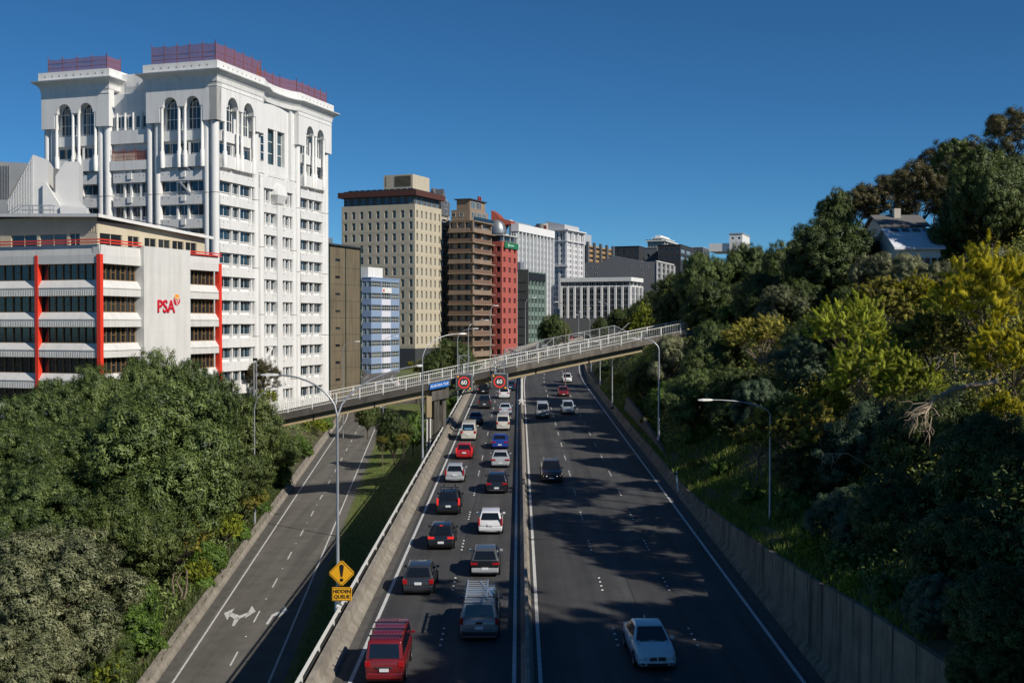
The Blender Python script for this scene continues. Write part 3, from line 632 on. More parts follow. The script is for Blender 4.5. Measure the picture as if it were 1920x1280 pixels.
# top blocks with arches
def topblock(face, u0, u1):
    zl, zs, zt = 45.7+dz0, 47.9+dz0, 51.6+dz0; w = u1-u0; e0, e1 = u0+2.1, u1-2.1
    def Q(u, d, z): return (u, d, z) if face == 'R' else (d, u, z)
    dep0, dep1 = -.25, ci
    mb = MB()
    tface(face, dep0, dep1, u0-.25, e0, zl, zt, mb); tface(face, dep0, dep1, e1, u1+.25, zl, zt, mb)
    c1, c2 = e0+(e1-e0)*.24, e0+(e1-e0)*.76; ra = (e1-e0)*.17
    tface(face, dep0, dep1, e0, c1-ra, zs, zt, mb); tface(face, dep0, dep1, c1+ra, c2-ra, zs, zt, mb); tface(face, dep0, dep1, c2+ra, e1, zs, zt, mb)
    for c in (c1, c2):
        n = 10
        for i in range(n):
            t0, t1 = math.pi*i/n, math.pi*(i+1)/n
            x0, x1 = c-ra*math.cos(t0), c-ra*math.cos(t1); z0, z1 = zs+ra*1.15*math.sin(t0), zs+ra*1.15*math.sin(t1)
            mb.add([Q(x0,dep0,z0),Q(x1,dep0,z1),Q(x1,dep0,zt),Q(x0,dep0,zt),Q(x0,dep1,z0),Q(x1,dep1,z1)], [(0,1,2,3),(0,4,5,1)])
    # frieze line
    tface(face, dep0-.06, dep0, u0-.3, u1+.3, zt-1.0, zt-.85, mb)
    mb.build('arched_block', WT, b.root)
    for c in (c1, c2):                        # arched glass behind
        mb = MB(); n = 10; hw_ = ra*1.0
        pts = [Q(c-hw_,ci-.05,44.6+dz0), Q(c+hw_,ci-.05,44.6+dz0)] + [Q(c+hw_*math.cos(math.pi*i/n), ci-.05, zs+ra*1.15*math.sin(math.pi*i/n)) for i in range(n+1)]
        mb.add(pts, [tuple(range(len(pts)))])
        for i in range(n):
            t0, t1 = math.pi*i/n, math.pi*(i+1)/n
            for rr in (.97, .6): mb.bar(Q(c+rr*hw_*math.cos(t0),ci-.1,zs+rr*ra*1.15*math.sin(t0)), Q(c+rr*hw_*math.cos(t1),ci-.1,zs+rr*ra*1.15*math.sin(t1)), .08, m=1)
        for q in (-.55, 0, .55): mb.bar(Q(c+q*hw_,ci-.1,44.6+dz0), Q(c+q*hw_,ci-.1,zs+ra*.9), .07, m=1)
        for zz in (44.7, 46.2, 47.9): mb.bar(Q(c-hw_,ci-.1,zz+dz0), Q(c+hw_,ci-.1,zz+dz0), .08, m=1)
        mb.build('arched_window', [GLASST, WTJ], b.root, fix=False)
    mb = MB(); q0, q1 = e0, e1                # window behind the slender columns
    link('window', twin(q1-q0, [.38, .62], blank=.3), b.root, (q0, ci-.06, 42.7-1.5+dz0) if face == 'R' else (ci-.06, q1, 42.7-1.5+dz0), 0 if face == 'R' else -math.pi/2)
    tface(face, .45, ci+.1, q0, q1, 43.0+dz0, 44.5+dz0, mb); tface(face, .1, ci+.1, q0, q1, 39.1+dz0, 40.9+dz0, mb); mb.build('spandrel', WT, b.root)
    for uu in (e0+.25, c1+ra+.15, c2-ra-.15, e1-.25):
        mb = MB(); c = Q(uu, .0, 0); mb.tube([(c[0],c[1],39.0+dz0),(c[0],c[1],41.4+dz0),(c[0],c[1],41.5+dz0),(c[0],c[1],48.0+dz0)], [.33,.33,.22,.22], 10); mb.build('slender_column', WTJ, b.root)
for face, u0, u1 in (('R',0,13),('R',25,36.6),('L',0,11.5),('L',18.5,30.2)): topblock(face, u0, u1)
# recessed parts
mb = MB(); mb.box(12.9, 14.6, .5, 4.4, 39.2+dz0, 51.8+dz0); mb.box(23.6, 25.0, .6, 4.4, 39.2+dz0, 51.8+dz0); mb.box(14.6, 23.6, 1.1, 4.4, 47.2+dz0, 51.8+dz0); mb.box(14.6, 16.9, 1.1, 4.4, 38.8+dz0, 47.2+dz0); mb.box(22.4, 23.6, 1.1, 4.4, 38.8+dz0, 47.2+dz0); mb.box(16.9, 22.4, 1.1, 4.4, 39.6+dz0, 41.5+dz0)
mb.build('recess_wall', WT, b.root)
me = win_me(5.5, 5.7, 2, 3, .12, WTJ, GLASST); link('tall_window', me, b.root, (16.9, 1.75, 41.5+dz0)); me2 = win_me(1.0, 5.2, 1, 4, .1, WTJ, GLASST); link('tall_window', me2, b.root, (13.4, .45, 41.6+dz0))
for uu in (19.3, 19.95):
    mb = MB(); mb.tube([(uu,1.3,41+dz0),(uu,1.3,47.4+dz0)], .2, 8); mb.build('slender_column', WTJ, b.root)
mb = MB(); mb.box(2.4, 3.4, 11.4, 18.6, 47.4+dz0, 53.8+dz0); mb.build('recess_wall', WT, b.root)
me = win_me(6.2, 1.9, 5, 1, .25, WTJ, GLASST); link('window', me, b.root, (.9, 18.1, 45.3+dz0), -math.pi/2)
mb = MB(); mb.box(.4, 1.1, 11.6, 18.4, 43+dz0, 45+dz0); mb.box(.2, 1.1, 11.6, 18.4, 39.0+dz0, 40.4+dz0); mb.build('spandrel', WT, b.root)
for uu in (13.2, 14.6, 16.0, 17.4):
    mb = MB(); mb.tube([(.6,uu,43+dz0),(.6,uu,47.6+dz0)], .18, 8); mb.build('slender_column', WTJ, b.root)
# cornice and parapet swept round the roofline
def sweepout(path, prof, close_z, mats, name):
    P2 = [Vector(p) for p in path]; nrm = []
    for i in range(len(P2)):
        ds = []
        if i > 0: ds.append((P2[i]-P2[i-1]).normalized())
        if i < len(P2)-1: ds.append((P2[i+1]-P2[i]).normalized())
        ns = [Vector((d.y, -d.x)) for d in ds]; n = sum(ns, Vector((0,0))).normalized(); n /= max(.4, n.dot(ns[0])); nrm.append(n)
    mb = MB(); mb.loft([[(p.x+n.x*o_, p.y+n.y*o_, z+dz0) for o_, z in prof] for p, n in zip(P2, nrm)], closed=True, cap=True)
    return mb.build(name, mats, b.root), P2, nrm
prof = [(-.9, 51.2), (.32, 51.25), (.42, 51.9), (.7, 52.3), (1.35, 52.75), (1.4, 52.9), (.55, 53.05), (.55, 54.25), (.3, 54.3), (-.9, 54.3)]
ORN = mat('orange_net', (.26, .055, .012), .8); SCAF = mat('scaffold_tube', (.22, .07, .04), .6)
nn = ORN.node_tree; tr_ = nn.nodes.new('ShaderNodeBsdfTransparent'); mxs = nn.nodes.new('ShaderNodeMixShader'); mxs.inputs[0].default_value = .45
nn.links.new(nn.nodes['Principled BSDF'].outputs[0], mxs.inputs[1]); nn.links.new(tr_.outputs[0], mxs.inputs[2]); nn.links.new(mxs.outputs[0], nn.nodes['Material Output'].inputs[0])
paths = [[(4, 18.5), (0, 18.5), (0, 30.2), (4, 30.2)][::-1], [(36.6, 18), (36.6, 0), (25, 0), (23.4, .8), (21, 1.2), (18.5, 1.3), (16, 1.1), (14, .4), (13, 0), (0, 0), (0, 11.5), (4, 11.5)][::-1]]
for path in paths:
    sweepout(path, prof, 0, WT, 'cornice')
def net(path, h0=54.3, h1=56.4, inset=.1):
    for (x0, y0), (x1, y1) in zip(path, path[1:]):
        L_ = math.hypot(x1-x0, y1-y0); n = max(1, round(L_/2.4)); mb = MB(); rows = []
        for i in range(n*3+1):
            t = i/(n*3); sag = .25*abs(math.sin(t*n*math.pi))*random.uniform(.2,1)
            rows.append([(lerp(x0,x1,t), lerp(y0,y1,t), h0+dz0+.1), (lerp(x0,x1,t)+.05*math.sin(i), lerp(y0,y1,t), (h0+h1)/2+dz0), (lerp(x0,x1,t), lerp(y0,y1,t), h1-sag+dz0)])
        mb.loft(rows); mb.build('safety_net', ORN, b.root, fix=False)
        mb = MB()
        for i in range(n+1):
            t = i/n; mb.bar((lerp(x0,x1,t),lerp(y0,y1,t),h0+dz0-.1),(lerp(x0,x1,t),lerp(y0,y1,t),h1+.4+dz0),.07)
        for z_ in (h0+.7, h0+1.4): mb.bar((x0,y0,z_+dz0),(x1,y1,z_+dz0),.06)
        mb.build('scaffold_frame', SCAF, b.root)
net([(.2, 29.5), (.2, 18.9)]); net([(.2, 11), (.2, .2), (13.2, .2)], 54.3, 57.0); net([(14.5, 1.6), (22, 1.7), (25.2, .4), (36.2, .4)]); net([(.2, 18.9), (3.5, 18.9)])
net([(.3, 18.1), (.3, 11.9)], 40.3, 42.0)
mb = MB()                                      # drain holes in the parapet
for face, u0, u1 in (('L', 1, 11), ('L', 19, 29.5), ('R', 1, 12.5), ('R', 25.5, 36)):
    k = u0
    while k < u1: tface(face, -.57, -.54, k, k+.22, 53.5+dz0, 53.72+dz0, mb); k += 1.3
mb.build('drain_holes', MATS['concrete'], b.root)
mb = MB(); mb.box(5, 30, 6, 26, 50.5+dz0, 53.2+dz0); mb.build('roof', WT, b.root)

# ---- the office block with red columns and the logo
b = Bld('office_block', 'low white office block with red columns and a red logo on its wall', -60, 187, 412, 458, 127, 20, zb=-4.5)
PW = mat('panel_white', (.65, .645, .62), .75, noise=(.3, (.585, .58, .56)), streak=((.42, .41, .38), .4)); RED = mat('red_paint', (.72, .045, .02), .45)
TIM = mat('timber', (.20, .12, .05), .6); CRM = mat('cream_cladding', (.58, .51, .38), .7, noise=(.4, (.50, .44, .32)))
b.a = 22.9; b.b = 40
H = b.H; yr = [493, 554, 613, 671, 731, 790]; wh = 31/17.17
mb = MB(); mb.box(.9, b.a-.3, .9, b.b, 0, H-1.0); mb.build('core_wall', mat('dark_interior', (.035,.03,.025), .8), b.root)
def band(face, u0, u1, zt, zb_, mb):           # sloped sill, then ribbed vertical band
    def Q(u, d, z): return (u, d, z) if face == 'R' else (d, u, z)
    zs = zt - (zt-zb_)*.52
    prof = [(1.0, zt), (.55, zt), (.02, zs+.1), (.02, zs), (.12, zs-.02), (.12, zs-.1), (.05, zs-.12), (.05, zb_), (1.0, zb_)]
    mb.loft([[Q(u, d, z) for d, z in prof] for u in (u0, u1)], closed=True, cap=True)
    k = u0
    while k < u1-.1:                           # ribs
        a0 = Q(k, .02, zb_+.02); 
        if face == 'R': mb.box(k, k+.08, .02, .06, zb_+.01, zs-.13)
        else: mb.box(.02, .06, k, k+.08, zb_+.01, zs-.13)
        k += .24
segsL = [(.35, 8.45), (8.95, 18.2), (18.7, 28.), (28.5, 39)]
def strip_win(w, n, face):
    mb = MB(); mb.quad((0,0,0),(w,0,0),(w,0,wh),(0,0,wh),0); fr = MB()
    fr.box(0, w, -.12, -.004, 0, .1, 0); fr.box(0, w, -.12, -.004, wh-.08, wh, 0)
    st = w/n
    for i in range(n):
        c = st*(i+.62); hw_ = st*.24
        for x in (c-hw_, c+hw_): fr.box(x-.05, x+.05, -.14, -.004, 0, wh, 0)
        fr.box(c-hw_, c+hw_, -.1, -.004, wh*.5-.03, wh*.5+.04, 0)
    return mb.mesh('window_strip', [GLASS]), fr.mesh('window_frame', [TIM])
facesegs = [('L', s0, s1, 4) for s0, s1 in segsL] + [('R', .45, 7.0, 4), ('R', 15.9, 22.45, 4)]
for face, u0, u1, n in facesegs:
    g_, f_ = strip_win(u1-u0, n, face)
    for k, y in enumerate(yr):
        zt = b.z(y); loc, rz = ((u0, .85, zt-wh), 0) if face == 'R' else ((.85, u1, zt-wh), -math.pi/2)
        o = link('window_strip', g_, b.root, loc, rz); link('window_frame', f_, o)
        znext = b.z(yr[k+1]) if k+1 < len(yr) else 0
        mb = MB(); band(face, u0-.02, u1+.02, zt-wh, znext, mb); mb.build('sill_band', PW, b.root)
    mb = MB(); zt = b.z(yr[0])
    def Q(u, d, z): return (u, d, z) if face == 'R' else (d, u, z)
    mb.loft([[Q(u, d, z) for d, z in ((1.0, zt), (.04, zt), (.04, H-1.1), (.16, H), (1.0, H))] for u in (u0-.4, u1+.4 if face == 'L' else u1+.02)], closed=True, cap=True); mb.build('parapet', PW, b.root)
for (x0, x1, y0, y1) in ((-.1, .42, -.1, .38), (b.a-.45, b.a+.08, -.08, .6)):
    mb = MB(); mb.box(x0, x1, y0, y1, 0, H-1.05); mb.build('red_column', RED, b.root)
for u in (8.45, 18.2, 28.0):
    mb = MB(); mb.box(-.03, .6, u+.03, u+.45, 0, H-1.05); mb.build('red_column', RED, b.root)
mb = MB(); mb.box(7.0, 15.9, -.35, 1.2, 0, H+.25); mb.box(7.0, 7.35, -.38, -.33, 0, H+.25)
for zz in (H-2.6, H-6.1, H-9.6): mb.box(7.0, 15.9, -.365, -.345, zz, zz+.03)
mb.build('logo_wall', PW, b.root)
for zz in (.25, .55):
    mb = MB(); mb.bar((-.05, -.05, H+zz), (-.05, 39, H+zz), .13); mb.bar((-.05,-.05,H+zz), (7, -.05, H+zz), .13); mb.bar((15.9,-.05,H+zz-.35), (b.a,-.05,H+zz-.35), .13)
    mb.build('red_rail', RED, b.root)
# letters and emblem
LR = mat('logo_red', (.55, .012, .03), .5); LY = mat('logo_orange', (.85, .32, .02), .5); LG = mat('logo_line', (.78,.75,.7), .5)
me = text_me('PSA', 2.05, LR, .04, bold=.045); cx = b.sr(306)
link('logo_lettering', me, b.root, (cx, -.42, b.z(575.5, cx)))
cx = b.sr(326.5); cz = b.z(562, cx); rx, rz_ = .62, .66
def disc(name, m, f, d, parent):
    mb = MB(); pts = f; mb.prism([(cx+a*rx, -.40-d, cz+c*rz_) for a, c in pts], (0,-.03,0)); return mb.build(name, m, parent)
e = disc('logo_emblem', LR, [(math.cos(t), math.sin(t)) for t in [R(180+9*i) for i in range(21)]] + [(.9,.25),(.4,.05),(0,-.25),(-.4,.05),(-.9,.25)], 0, b.root)
disc('emblem_sun', LY, [(math.cos(t), math.sin(t)) for t in [R(18+9*i) for i in range(17)]] + [(-.45,.2),(0,-.05),(.45,.2)], 0, e)
for sx in (-1, 1): disc('emblem_line', LG, [(sx*.06,-.95),(sx*.14,-.95),(sx*.3,-.3),(sx*.75,.1),(sx*.72,.2),(sx*.2,-.2)], .035, e)
disc('emblem_line', LG, [(-.9,.45),(0,.2),(.9,.45),(.88,.55),(0,.3),(-.88,.55)], .035, e)
# set-back cream storey under the sheet roof
def slope_top(u, face): return (b.z(408, 0) - (u*.02)) 
mb = MB(); cH0 = H-.6; y2 = 1.8
rows = [(b.z(456), b.z(432))]
b.facade(mb, 'L', 1.8, 39, cH0, b.z(400), [(4.2,5.6),(6.0,9.8),(10.2,13.9),(15.5,17.4),(19.5,21.4),(24,27)], [(cH0+.4, b.z(433))], .15, 0, base=1.8)
b.facade(mb, 'R', 1.8, 22, cH0, b.z(411), [(2.2,6.0),(7.0,9.0),(10,12.2),(12.6,14.9),(15.3,17.6),(18,20.3)], [(cH0+.4, b.z(433))], .15, 0, base=1.8)
k = 1.9
while k < 39: mb.box(1.76, 1.8, k, k+.1, b.z(432), b.z(401)); k += .32
k = 7.0
while k < 9: mb.box(k, k+.1, 1.76, 1.8, b.z(432), b.z(412)); k += .3
mb.build('upper_storey', CRM, b.root, fix=False)
for (a0,a1) in [(4.2,5.6),(6.0,9.8),(10.2,13.9),(15.5,17.4),(19.5,21.4),(24,27)]: link('upper_window', win_me(a1-a0, b.z(433)-cH0-.4, 2, 1, .08, CRM), b.root, (1.95, a1, cH0+.4), -math.pi/2)
for (a0,a1) in [(2.2,6.0),(7.0,9.0),(10,12.2),(12.6,14.9),(15.3,17.6),(18,20.3)]: link('upper_window', win_me(a1-a0, b.z(433)-cH0-.4, 2, 1, .08, CRM), b.root, (a0, 1.95, cH0+.4))
ROOF = mat('sheet_roof', (.20,.20,.21), .6, noise=(1, (.13,.13,.14)))
mb = MB(); z0 = b.z(401); z1 = b.z(411)
vs = [(1.2,1.2,z0-.1),(22.6,1.2,z1-.55),(22.6,16,z1+.2),(1.2,39,z0+1.1)]; mb.prism(vs, (0,0,.28)); mb.build('sheet_roof', ROOF, b.root)
mb = MB(); mb.prism([(1.0,1.0,z0-.2),(22.8,1.0,z1-.65),(22.8,1.2,z1-.65),(1.0,1.2,z0-.2)], (0,0,.35)); mb.prism([(1.0,1.0,z0-.2),(1.0,39,z0+1.0),(1.2,39,z0+1.0),(1.2,1.0,z0-.2)], (0,0,.35)); mb.build('gutter', WHITE, b.root)
for u in range(6):
    mb = MB(); mb.prism([(4+3*u,2.2,z0+.15-u*.08),(6.4+3*u,2.2,z0+.1-u*.08),(6.4+3*u,4.2,z0+.45-u*.08),(4+3*u,4.2,z0+.5-u*.08)], (0,0,.08)); mb.build('roof_panel', mat('solar_panel', (.02,.025,.035), .2), b.root)

# ---- white clad roof plant shapes behind it
CL = mat('white_cladding', (.66,.66,.64), .6, noise=(.3, (.6,.6,.59)))
def outline(name, pts, d, depth, m, label, cat='building', shift=(0.30, .95), group=None):
    c = P(*pts[0], d); zb = c.z; t = empty(name, c, 0, label, cat, group); mb = MB()
    mb.prism([P(x, y, d) - c for x, y in pts], (shift[0]*depth, shift[1]*depth, 0)); mb.build('cladding', m, t); return t, c
t, c = outline('roof_plant_housing', [(14,420),(14,382),(62,290),(90,300),(90,352),(104,362),(104,330),(122,303),(148,303),(148,377),(162,389),(162,420)], 150, 7, CL, 'white metal-clad roof housing with steep sloping shoulders behind the low white office block', shift=(-.28, .96))
mb = MB(); mb.prism([P(x,y,149.4)-c for x,y in ((80,420),(80,343),(86,343),(112,384),(115,420))], (0,.5,0)); mb.prism([P(x,y,149.0)-c for x,y in ((115,420),(112,386),(162,390),(162,420))], (0,.8,0)); mb.build('lean_to', CL, t)
mb = MB()
for k in range(22):
    x = 16+3*k; yy = 382-(x-14)*(92/48) if x < 62 else 420
    if x < 62: mb.prism([P(x,418,149.93)-c, P(x+.6,418,149.93)-c, P(x+.6,yy+2,149.93)-c, P(x,yy+3,149.93)-c], (0,-.05,0))
mb.build('seam_ribs', WHITE, t)
t, c = outline('roof_plant_housing', [(-60,420),(-60,300),(52,306),(14,372),(14,420)], 163, 9, mat('grey_cladding', (.30,.31,.32), .6, noise=(.4,(.25,.26,.27))), 'grey ribbed roof enclosure at the far left behind the white clad housing')
mb = MB()
for k in range(26):
    x = -58+3*k; mb.prism([P(x,372,162.9)-c,P(x+.8,372,162.9)-c,P(x+.8,309,162.9)-c,P(x,309,162.9)-c], (0,-.06,0))
mb.build('seam_ribs', MATS['grey_cladding'], t)
c = P(40, 393, 146); t = empty('roof_walkway', c, 0, 'steel stair and guard rail on the roof in front of the white clad housing', 'walkway'); mb = MB()
for k in range(5):
    x = -1.6+1.3*k; mb.bar((x,0,-.6),(x,0,.55 if k else -.1),.06); mb.bar((x,1.1,-.6),(x,1.1,.6),.06)
for z_ in (.0,.55): mb.bar((-.4,0,z_),(4,0,z_),.06); mb.bar((-.4,1.1,z_),(4,1.1,z_),.06)
mb.bar((-.4,0,.5),(-2.2,0,-.7),.06); mb.bar((-.4,0,.0),(-1.6,0,-.7),.06); mb.bar((-.4,1.1,.5),(-2.2,1.1,-.7),.06); mb.build('guard_rail', STEEL, t)
mb = MB(); mb.box(-.4,4,0,1.1,-.68,-.6); mb.build('deck', STEEL, t)

# ---- brown concrete slab
b = Bld('slab_building', 'windowless brown concrete slab building with dark green edges right of the white tower', 600, 617, 676, 459, 214, 20)
BR = mat('brown_concrete', (.165,.135,.085), .9, noise=(.25,(.125,.10,.065)), streak=((.07,.055,.035),.8)); DG = mat('dark_green', (.015,.04,.028), .6); DW = mat('coping_dark', (.04,.045,.05), .6)
rows = [(b.z(485.5+31.9*k+5, 4), b.z(485.5+31.9*k, 4)) for k in range(8)]; c0 = b.sr(629)
mb = MB(); ops = b.facade(mb, 'R', 0, b.a, 0, b.H, [(c0, b.sr(638))], rows, .25); b.facade(mb, 'L', 0, b.b, 0, b.H, [], [], 0); b.shell(mb)
for k in range(8): mb.box(.1, b.a-.1, -.012, 0, b.z(500+31.9*k), b.z(500+31.9*k)+.06, 1)
b.wall = mb.build('wall', [BR, DW], b.root, fix=False); b.windows('R', ops, .25, win_me(b.sr(638)-c0, rows[0][1]-rows[0][0], 2, 1, .05, DW))
for x in (618, 648, 675.5):
    u = b.sr(x); mb = MB(); mb.box(u-.15, u+.15, -.08, -.004, 0, b.H); mb.build('green_strip', DG, b.root)
b.box('coping', -.4, b.a+.4, -.4, b.b, b.H, b.H+.3, DW); b.box('roof_box', 1, 5, 2, 8, b.H+.3, b.H+1.6, mat('blue_grey', (.13,.16,.19), .6))

# ---- blue and white banded block
b = Bld('office_block', 'small block of pale blue and white bands in front of the beige tower', 679, 696, 749, 521, 300, 22)
BB = mat('pale_blue_paint', (.235,.32,.47), .6, noise=(.2,(.22,.30,.44))); WB = mat('lilac_white', (.62,.62,.70), .6)
rows = [(b.z(526.5+22.3*k+11), b.z(526.5+22.3*k)) for k in range(9)]; u2 = b.sr(715.5); u3 = b.sr(732.5)
mb = MB(); dep = .2
cR = [(.15, u2-.1), (u2+.1, u3-.1), (u3+.1, b.a-.15)]; cL = even(0, b.b, 2, .92)
oR = b.facade(mb, 'R', 0, b.a, 0, b.H, cR, rows, dep); oL = b.facade(mb, 'L', 0, b.b, 0, b.H, cL, rows, dep); b.shell(mb); b.wall = mb.build('wall', BB, b.root, fix=False)
FRW = mat('frame_grey', (.42,.45,.44), .5)
for (a0, a1) in cR: b.windows('R', [o for o in oR if o[0] == a0], dep, win_me(a1-a0, rows[0][1]-rows[0][0], 5, 2, .14, FRW))
b.windows('L', oL, dep, win_me(cL[0][1]-cL[0][0], rows[0][1]-rows[0][0], 3, 2, .14, FRW))
for k in range(1, 9):
    mb = MB(); mb.box(u2, u3, -.03, -.003, rows[k][1]-.02+0, rows[k-1][0]-.02); mb.build('white_panel', WB, b.root) if k > 1 else None
mb = MB(); mb.box(u2+.1, u3+.2, -.2, -.004, rows[1][1]+.1, rows[0][0]-.05); o = mb.build('wall_sign', WHITE, b.root); mb = MB(); mb.prism([(u2+.9+.42*math.cos(k*math.pi/6), -.21, rows[1][1]+.75+.42*math.sin(k*math.pi/6)) for k in range(12)], (0,-.02,0)); mb.build('red_disc', LR, o)
b.box('roof_box', 1, 9, 1.5, 6, b.H, b.H+2.9, WHITE)
b.box('coping', -.12, b.a+.12, -.12, b.b, b.H, b.H+.25, BB)

# ---- the beige tower
b = Bld('tower_block', 'beige tower with a grid of small windows, brown eaves and a plant room', 641, 778, 828, 382, 325, 22)
BE = mat('beige_render', (.50,.45,.345), .85, noise=(.12,(.44,.395,.30)), streak=((.38,.33,.25),.5))
rows = zrows(b, 393, 21.65, 14, 12)
FRB = mat('frame_blue_white', (.35,.37,.38), .5)
simple(b, BE, 6, .36, 9, .40, rows, .45, 1, 1, 2, fm=FRB, bar=.1, gl=GLASST)
mb = MB()
for k in range(12): z = rows[k][0]-.75; mb.box(-.015, 0, .1, b.b, z-.06, z); mb.box(.1, b.a, -.015, 0, z-.06, z)
mb.build('joint_line', mat('beige_dark', (.33,.28,.19), .9), b.wall)
AT = mat('attic_dark', (.10,.10,.10), .6)
z1 = b.H+2.35; mb = MB(); cR = even(.5, b.a-.5, 5, .5); cL = even(.5, b.b-.5, 9, .5); rw = [(b.H+.2, b.H+2.1)]
oR = b.facade(mb, 'R', .5, b.a-.5, b.H, z1, cR, rw, .1, 0, .5); oL = b.facade(mb, 'L', .5, b.b-.5, b.H, z1, cL, rw, .1, 0, .5); mb.build('attic_wall', AT, b.root, fix=False)
GB = mat('attic_glass', (.05,.11,.17), .1); b.windows('R', oR, .1, win_me(cR[0][1]-cR[0][0], 1.9, 2, 1, .12, FRW, GB), .5); b.windows('L', oL, .1, win_me(cL[0][1]-cL[0][0], 1.9, 2, 1, .12, FRB, GB), .5)
b.box('eaves', -.8, b.a+.8, -.8, b.b+.8, z1, z1+1.55, mat('brown_fascia', (.085,.03,.02), .6)); b.box('roof', .5, b.a-.5, .5, b.b-.5, z1+1.55, z1+1.9, DW)
px0, px1 = 3.0, b.a-3.5; py0, py1 = 2.2, b.sl(693)-3; zt = z1+1.9
b.box('plant_room', px0, px1, py0, py1, zt, zt+4.5, BE)
for (a0, a1) in ((py0+.6, py0+5.6), (py0+8.4, py1-.7)):
    mb = MB(); mb.box(px0-.03, px0-.004, a0, a1, zt+1.2, zt+4.1, 0)
    for k in range(9): mb.box(px0-.12, px0-.031, a0, a1, zt+1.3+k*.32, zt+1.38+k*.32, 1)
    mb.build('louvre', [BLACK, MATS['beige_dark']], b.root)
b.box('base_band', -.06, b.a, -.06, b.b, 0, rows[-1][0]-1.2, mat('dark_base', (.05,.055,.06), .5))
mb = MB()
for k in range(int(b.a/1.6)): mb.box(-.3+1.6*k, .9+1.6*k, .2, 1.0, z1+1.56, z1+1.9)
for k in range(int((b.b-2.4)/1.9)): mb.box(.2, 1.0, 1.0+1.9*k, 2.3+1.9*k, z1+1.56, z1+2.1)
mb.build('roof_panels', MATS['solar_panel'], b.root)
# ---- dark block with two gables behind
b = Bld('apartment_building', 'narrow grey apartment building with two pointed gables between the beige tower and the brown apartments', 786, 826, 841, 376, 348, 22)
GR = mat('slate_grey', (.10,.105,.115), .6); ST = mat('stone_pale', (.40,.38,.33), .8); MR = mat('maroon', (.20,.04,.035), .7)
rows = zrows(b, 410, 19.6, 9, 13); simple(b, ST, 1, .55, 0, 0, rows, .5, 2, 1, 2, fm=WHITE)
mb = MB(); mb.box(-.3, b.a+.3, -.3, b.b, b.z(404), b.H); mb.build('slate_top', GR, b.root)
for y in (381, 397): link('dormer_window', win_me(2.2, 1.6, 2, 1, .12, WHITE), b.root, (2, -.33, b.z(y)-.4))
for px in (811, 833):
    u = b.sl(px) if px < 826 else -1; x0 = b.sr(833) - 1.7 if px > 826 else 0
    mb = MB()
    if px > 826: mb.prism([(x0-1.0,-.3,b.H),(x0+2.8,-.3,b.H),(x0+.9,-.3,b.H+3.6)], (0,4,0)); mb.prism([(x0+.1,-.33,b.H+.6),(x0+1.7,-.33,b.H+.6),(x0+.9,-.33,b.H+2.2)], (0,-.1,0), 1)
    else: mb.prism([(-.3,u-1.6,b.H),(-.3,u+1.6,b.H),(-.3,u,b.H+3.9)], (4,0,0)); mb.prism([(-.33,u-.7,b.H+.6),(-.33,u+.7,b.H+.6),(-.33,u,b.H+2.2)], (-.1,0,0), 1)
    mb.build('gable', [GR, STEEL], b.root)
for k in range(13):
    z = rows[k][0]-.5; mb = MB(); mb.box(b.a*.3, b.a*.9, -1.0, -.004, z-.25, z, 0); mb.box(b.a*.3, b.a*.9, -1.0, -.9, z, z+.9, 1); mb.build('balcony', [MR, mat('olive_panel',(.25,.24,.17),.8)], b.root)
b.box('corner_post', b.a-.9, b.a+.1, -.4, -.004, 0, b.z(404), ST)
# ---- brown balcony apartments
b = Bld('apartment_building', 'brown apartment block with deep balconies on every floor and a stepped penthouse', 843, 885.5, 922, 413, 337, 22)
TA = mat('tan_concrete', (.27,.20,.145), .85, noise=(.3,(.22,.165,.12)), streak=((.15,.115,.085),.6)); TB = mat('brown_brick', (.16,.10,.07), .85)
rows = zrows(b, 416, 19.4, 10.5, 13)
simple(b, TA, 2, .86, 3, .86, rows, .9, 4, 4, 2, fm=mat('frame_cream', (.45,.43,.38), .6), gl=mat('glass_curtain', (.03,.035,.04), .1, rnd=((.33,.33,.30), .35)), bar=.13)
for k in range(13):
    z = rows[k][0]; mb = MB(); mb.box(-1.4, b.a+.2, -1.1, -.004, z-1.45, z-1.15); mb.box(-1.4, -.004, 0, b.b, z-1.45, z-1.15)
    mb.build('floor_slab', TA, b.root); mb = MB(); mb.box(-.1, b.a*.93, -.25, -.006, z-1.14, z-.1); mb.box(-1.2, -1.05, .2, b.b-.2, z-1.14, z-.25); mb.build('balustrade', TB if k % 3 else TA, b.root)
mb = MB(); mb.box(-.35,.35,-.45,-.004,0,b.H); mb.build('corner_pier', TA, b.root)
z = b.H
for (nm, x0,x1,y0,y1,h0,h1) in (('penthouse_wall',.5,b.a-.5,1.0,b.b-.3,0,3.2),('penthouse_wall',1.5,b.a-1.5,1.5,b.b-1.6,3.2,6.2)):
    b.box(nm, x0, x1, y0, y1, z+h0, z+h1, TA)
b.box('penthouse_roof', 1.0, b.a-1, 1, b.b-1, z+6.2, z+6.5, DW); b.box('terrace_roof', 0, b.a, -.6, b.b, z-.3, z, TA)
for x, yy, zz in ((2, .95, .9), (6, .95, .9), (9.5, .95, .9)): link('penthouse_window', win_me(2.6, 1.8, 3, 1, .1, WHITE, GLASST), b.root, (x, yy, z+zz))
for x in (2.5, 6.5): link('penthouse_window', win_me(3.0, 2.0, 3, 1, .1, WHITE, GLASST), b.root, (x, 1.45, z+3.8))
for y in (3, 5.5): link('penthouse_window', win_me(1.4, 1.2, 1, 1, .1, WHITE), b.root, (.45, y+1.4, z+1.2), -math.pi/2)
b.box('terrace_screen', 0, b.a, -.5, -.4, z, z+1.1, GLASS)
